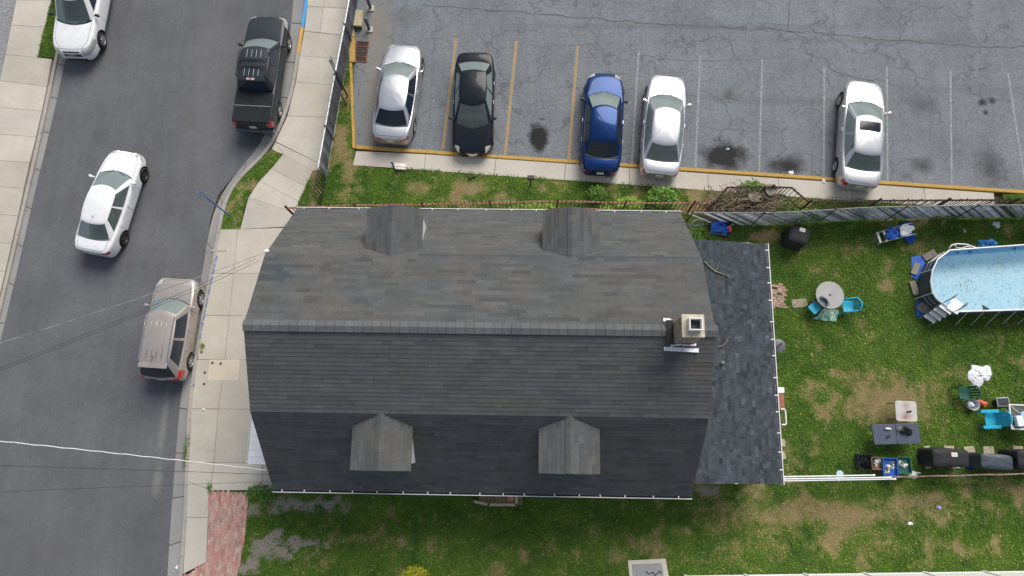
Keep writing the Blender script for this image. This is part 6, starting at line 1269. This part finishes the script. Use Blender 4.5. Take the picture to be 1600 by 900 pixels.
# bins by the fence
def tub(name, label, at, sx, sy, h, rz, mt, seed, fill):
    p = P3(*at, ZL+h*.8); o = empty(name, (p.x, p.y, ZL), rz, label, 'bin', 'bins by the wire fence'); q = MB()
    def rg(k, z, ins=0):
        o_ = []; r = .06
        for kk, (cx, cy) in enumerate(((1, 1), (-1, 1), (-1, -1), (1, -1))):
            for j in range(4): a = math.pi/2*(kk+j/3); o_.append(((sx/2*k-r-ins)*cx+r*math.cos(a), (sy/2*k-r-ins)*cy+r*math.sin(a), z))
        return o_
    q.rings([rg(.85, 0), rg(1, h-.03), rg(1.06, h-.02), rg(1.06, h), rg(1, h, .01), rg(.9, h-.14, .01)], True, True); q.build('tub', mt, o, smooth='auto'); rd = random.Random(seed)
    for i in range(fill):
        cloth('content', None, None, (rd.uniform(-.26, .26)*sx, rd.uniform(-.3, .3)*sy, h-.15), rd.uniform(.05, .1), rd.uniform(.05, .1), rd.uniform(.08, .14), rd.choice(FILL), seed*10+i, rd.uniform(0, 3), parent=o, n=8)
    return o
FILL = [M['whitecloth'], M['whitecloth'], mat('pale_blue_plastic', srgb(150, 185, 215), .5), mat('grey_plastic_item', srgb(120, 118, 115), .5), mat('cream_plastic', srgb(210, 200, 165), .5)]
tub('storage_bin', 'brown box of odds and ends beside the black crate', (1370, 724), .44, .46, .36, 0, mat('brown_card', srgb(128, 104, 84), .8), 1, 7); tub('storage_bin', 'blue tub full of white odds and ends at the wire fence', (1390, 730), .56, .68, .42, -.05, mat('blue_tub', srgb(28, 86, 165), .45), 2, 12); tub('storage_bin', 'dark green tub of white items beside the blue one', (1412, 727), .5, .62, .4, 0, mat('dark_green_tub', srgb(30, 92, 80), .5), 3, 8)
p = P3(1351, 722, ZL+.2); o = empty('milk_crate', (p.x, p.y, ZL), 0, 'black mesh crate at the left end of the bins', 'crate', 'bins by the wire fence'); q = MB(); sx, sy, h = .56, .58, .34
for z in (.03, .12, .22, .32):
    for s in (1, -1): q.box((0, s*sy/2, z), (sx, .02, .03)); q.box((s*sx/2, 0, z), (.02, sy, .03))
tag(q.build('hoops', M['black'], o), kind='stuff'); q = MB(); q.box((0, 0, .015), (sx, sy, .03)); q.build('base', M['black'], o)
for i in range(7):
    for s in (1, -1): q = MB(); q.box((-.26+i*.0867, s*sy/2, .17), (.025, .025, .34)); q.build('bar', M['black'], o); q = MB(); q.box((s*sx/2, -.26+i*.0867, .17), (.025, .025, .34)); q.build('bar', M['black'], o)
cloth('black_sack', 'black sack stuffed in the mesh crate', 'sack', P3(1351, 722, ZL+.06), .25, .25, .22, M['cover'], 81)
o = empty('work_lamp', P3(1427, 742, ZL), 0, 'white lamp reflector lying by the wire fence beside the green tub', 'lamp'); q = MB(); q.lathe([(.16, 0), (.15, .03), (.06, .09), (.02, .1)], seg=18); q.build('reflector', M['white'], o, smooth='auto'); q = MB(); q.box((-.1, .1, .04), (.75, .05, .03), -.05); q.build('arm', M['whitemetal'], o)
c = P3(1312, 741, ZL); o = empty('plastic_lid', c, 0, 'pale blue plastic lid beside the white pipes', 'dish'); q = MB(); q.lathe([(.15, 0), (.15, .03), (.13, .04)], seg=16); q.build('disc', mat('pale_blue_lid', srgb(185, 205, 220), .5), o); q = MB(); q.rbox((0, 0, .05), (.06, .02, .03), .01); q.build('knob', M['white'], o)  # loose plastic lid lying knob upward
# mesh table and the things on it
o, pm_ = trestle('mesh_table', 'white framed mesh patio table cut by the right edge', (1600, 652), 1.1, .95, -.03, glass('table_glass', (.7, .72, .72), .3, (.3, .3, .29)), False, .68)
for a, c, sx, sy in ((0, .47, 1.1, .05), (0, -.47, 1.1, .05), (-.54, 0, .05, .94), (.54, 0, .05, .94)): q = MB(); q.rbox((a, c, .69), (sx, sy, .06), .02); q.build('edge', M['white'], o)
q = MB(); q.tube([(-.5, .43, .7), (.5, -.43, .7)], .012, 5); q.build('cross_wire', M['white'], o); q = MB(); q.tube([(-.5, -.43, .705), (.5, .43, .705)], .012, 5); q.build('cross_wire', M['white'], o)
p = P3(1590, 658, ZL+.72); q = MB(); q.rbox((0, 0, .09), (.26, .42, .16), .05); t = q.build('plastic_box', M['white'], None, p, .1); tag(t, 'white plastic box on the mesh table', 'box'); p = P3(1598, 652, ZL+.72); q = MB(); q.rbox((0, 0, .02), (.45, .5, .04), .1, seg=5); t = q.build('blue_tray', mat('pale_blue_tray', srgb(165, 190, 225), .4), None, (p.x+.17, p.y, p.z), .2); tag(t, 'pale blue tray on the mesh table beside the white box', 'tray')
cloth('white_sheet', 'crumpled white plastic sheet on the grass above the green chair', 'plastic sheet', P3(1530, 586, ZL), .46, .46, .16, M['whitecloth'], 91)
p = P3(1520, 632, ZL+.2); o = empty('bucket', (p.x, p.y, ZL), 0, 'clear plastic bucket below the green chair', 'bucket'); q = MB(); q.lathe([(.19, 0), (.24, .28), (.225, .28), (.18, .02)], seg=22, cap1=True); q.build('pail', mat('milky_plastic', srgb(190, 194, 198), .4), o, smooth='auto'); cloth('content', None, None, (0, .02, .1), .12, .12, .1, M['whitecloth'], 92, parent=o, n=8)
o = empty('traffic_cone', P3(1532, 629, ZL), -.75, 'small orange cone lying on the grass beside the clear bucket', 'cone'); q = MB(); q.lathe([(.13, 0), (.11, .03), (.03, .34), (.015, .35)], (.12, 0, .11), 12, M=Matrix.Rotation(-math.pi/2-.25, 3, 'Y')); q.build('cone', mat('orange_cone', srgb(225, 105, 80), .5), o, smooth='auto'); q = MB(); q.box((.13, 0, .1), (.03, .24, .2)); q.build('foot', mat('orange_foot', srgb(205, 85, 65), .5), o)
p = P3(1568, 628, ZL+.45); o = empty('solar_panel', (p.x, p.y, ZL), .05, 'small solar panel on a stand above the turquoise lounge chair', 'solar panel'); q = MB(); q.rbox((0, 0, .42), (.5, .36, .04), .02); q.build('frame', M['galv'], o); q = MB(); q.box((0, 0, .445), (.42, .29, .008)); q.build('cells', mat('solar_cells', (.05, .055, .065), .3), o); q = MB(); q.box((-.05, 0, .2), (.2, .2, .4)); q.build('stand', M['black'], o)
for i, (a, c, w_, h_, r_) in enumerate(((1448, 700, .26, .16, .2), (1482, 699, .4, .12, 0), (1514, 703, .42, .28, .1), (1544, 704, .42, .32, 0), (1590, 701, .4, .2, 0), (1452, 725, .42, .28, .3), (1492, 729, .34, .16, 0), (1222, 692, .22, .3, 0), (1222, 712, .25, .3, .3))):
    lab = ['small tan stone at the top left corner of the long black grill', 'flat tan stone behind the middle of the long black grill', 'tan stone behind the gap between the first two grills', 'square pale stone behind the slate grey grill', 'tan stone behind the rightmost grill', 'tan stone in front of the long black grill, left side', 'small tan stone in front of the long black grill, right side', 'pale concrete block beside the rear gutter', 'brown stone below the pale block at the rear gutter'][i]
    q = MB(); q.rbox((0, 0, .02), (w_, h_, .05), .03); t = q.build('paving_stone', mat('tan_stone', srgb(176, 164, 140), .9, var=.2, scale=8, bump=.2), None, P3(a, c, ZL), r_); tag(t, lab, 'stone', 'stones laid in the yard')
poly = pxl([(1203, 446), (1224, 443), (1228, 455), (1228, 481), (1204, 482)], ZL); bs = base_sheet('brick_patch', poly, ZL+.008); q = brick_field(poly, ZL+.03, .105, .21, 1.4, M['paver'], 8, .06, ((.95, 1.1, 1.0), (.85, 1, .95), (1, 1.15, 1.1))); tag(q.build('brick', M['paver'], bs), kind='stuff')
q = MB(); q.rbox((0, 0, .02), (.65, .36, .05), .08, .1); t = q.build('stepping_stone', mat('worn_concrete', srgb(156, 144, 124), .9, var=.2, bump=.3), None, P3(1249, 474, ZL)); tag(t, 'worn grey stepping stone between brick patch and round table', 'stone')
# wooden landing at the south wall
o = empty('wooden_landing', P3(774, 782, .5), 0, 'small wooden landing below the south gutter', 'landing'); o.location.z = ZL; p0 = o.location.copy(); z = .5; M['wood'] = mat('weathered_timber', srgb(128, 108, 84), .85, var=.2, scale=6, bump=.2); M['palewood'] = mat('pale_rail', srgb(176, 164, 138), .8, var=.1)
a, c, e_, f_ = [P3(*t, ZL+z)-p0 for t in ((739, 783), (763, 789), (807, 789), (807, 774))]
for A, B in ((a, c), (c, e_), (e_, f_)): d = (B-A).normalized(); s = Vector((-d.y, d.x, 0))*.05; q = MB(); q.hexa([A-s-Vector((0, 0, .03)), B-s-Vector((0, 0, .03)), B+s-Vector((0, 0, .03)), A+s-Vector((0, 0, .03))], [A-s, B-s, B+s, A+s]); q.build('rail', M['palewood'], o)
for A in (a, c, e_): q = MB(); q.box((A.x, A.y, z/2), (.08, .08, z)); q.build('post', M['wood'], o)
for i in range(11): q = MB(); q.box((a.x+.3+i*.155, .2+.1, .25), (.14, .9, .035)); q.build('board', M['wood'], o)
p = P3(798, 779, .5); q = MB(); q.lathe([(.09, 0), (.13, .12), (.12, .13)], (0, 0, 0), 16); t = q.build('flower_pot', mat('pink_clay', srgb(185, 130, 112), .8), None, (p.x, p.y, ZL+.27)); tag(t, 'round pinkish pot on the wooden landing', 'pot')
# service slab in the south lawn
poly = pxl([(981, 876), (1040, 873), (1047, 912), (985, 914)], ZL+.06); q = MB(); q.prism(poly, 0, ZL+.06); o = q.build('service_slab', M['concrete']); tag(o, 'pale concrete slab with a loose cable in the south lawn', 'slab'); o.color = (1.2, 1.2, 1.18, 1); q = MB(); q.prism(pxl([(988, 882), (1034, 880), (1040, 915), (991, 915)], ZL+.08), ZL+.062, ZL+.085); q.build('cover_plate', mat('grey_cover_plate', srgb(150, 150, 148), .8, var=.1), o)
q = MB(); q.tube([P3(*t, ZL+.11) for t in ((1010, 893), (1014, 897), (1020, 894), (1024, 899), (1031, 892), (1034, 896))], .018, 5); q.build('cable_end', M['cable'], o)
# scraps of litter
for i, (a, c, zz, s, lab, col) in enumerate(((1137, 233, .0, .1, 'white paper scrap on the big oil stain', (.75, .75, .75)), (1236, 270, .0, .18, 'white paper square beside the yellow kerb', (.8, .8, .8)), (1287, 283, ZS, .16, 'white paper scrap on the lot walk left of the silver car', (.78, .76, .74)), (33, 344, .01, .12, 'white scrap in the left gutter', (.8, .8, .8)), (318, 640, ZS, .1, 'white lid on the front pavement', (.75, .75, .68)), (276, 887, .01, .12, 'white scrap in the right gutter near the bottom', (.75, .75, .75)), (1557, 351, ZL, .3, 'pale grey plastic bag beside the slatted fence', (.55, .57, .6)), (1507, 361, ZL, .12, 'small pale scrap on the grass above the pool', (.6, .62, .62)), (1467, 793, ZL, .14, 'lilac scrap on the south lawn', (.4, .35, .75)), (1422, 818, ZL, .14, 'white scrap on the south lawn below the blue tub', (.8, .8, .76)), (1578, 370, ZL, .14, 'red scrap on the grass behind the pool', (.5, .1, .06)), (416, 233, .01, .13, 'yellow leaf in the gutter behind the pickup', (.6, .5, .12)))):
    cloth('litter_scrap', lab, 'litter', P3(a, c, zz), s*.5+.02, s*.5, .035, mat('scrap_paper', col, .8), 100+i, i*.7, n=6)
# wooden step at the rear wall
p = P3(1217, 627, ZL+.25); o = empty('wooden_step', (p.x, p.y, ZL), 0, 'reddish wooden step at the rear wall', 'step')
for i in range(3): q = MB(); q.box((-.13+.13*i, 0, .3), (.12, .6, .03)); q.build('board', mat('red_timber', srgb(160, 100, 84), .8), o)
for s in (1, -1): q = MB(); q.box((0, s*.25, .14), (.36, .05, .28)); q.build('side', M['wood'], o)
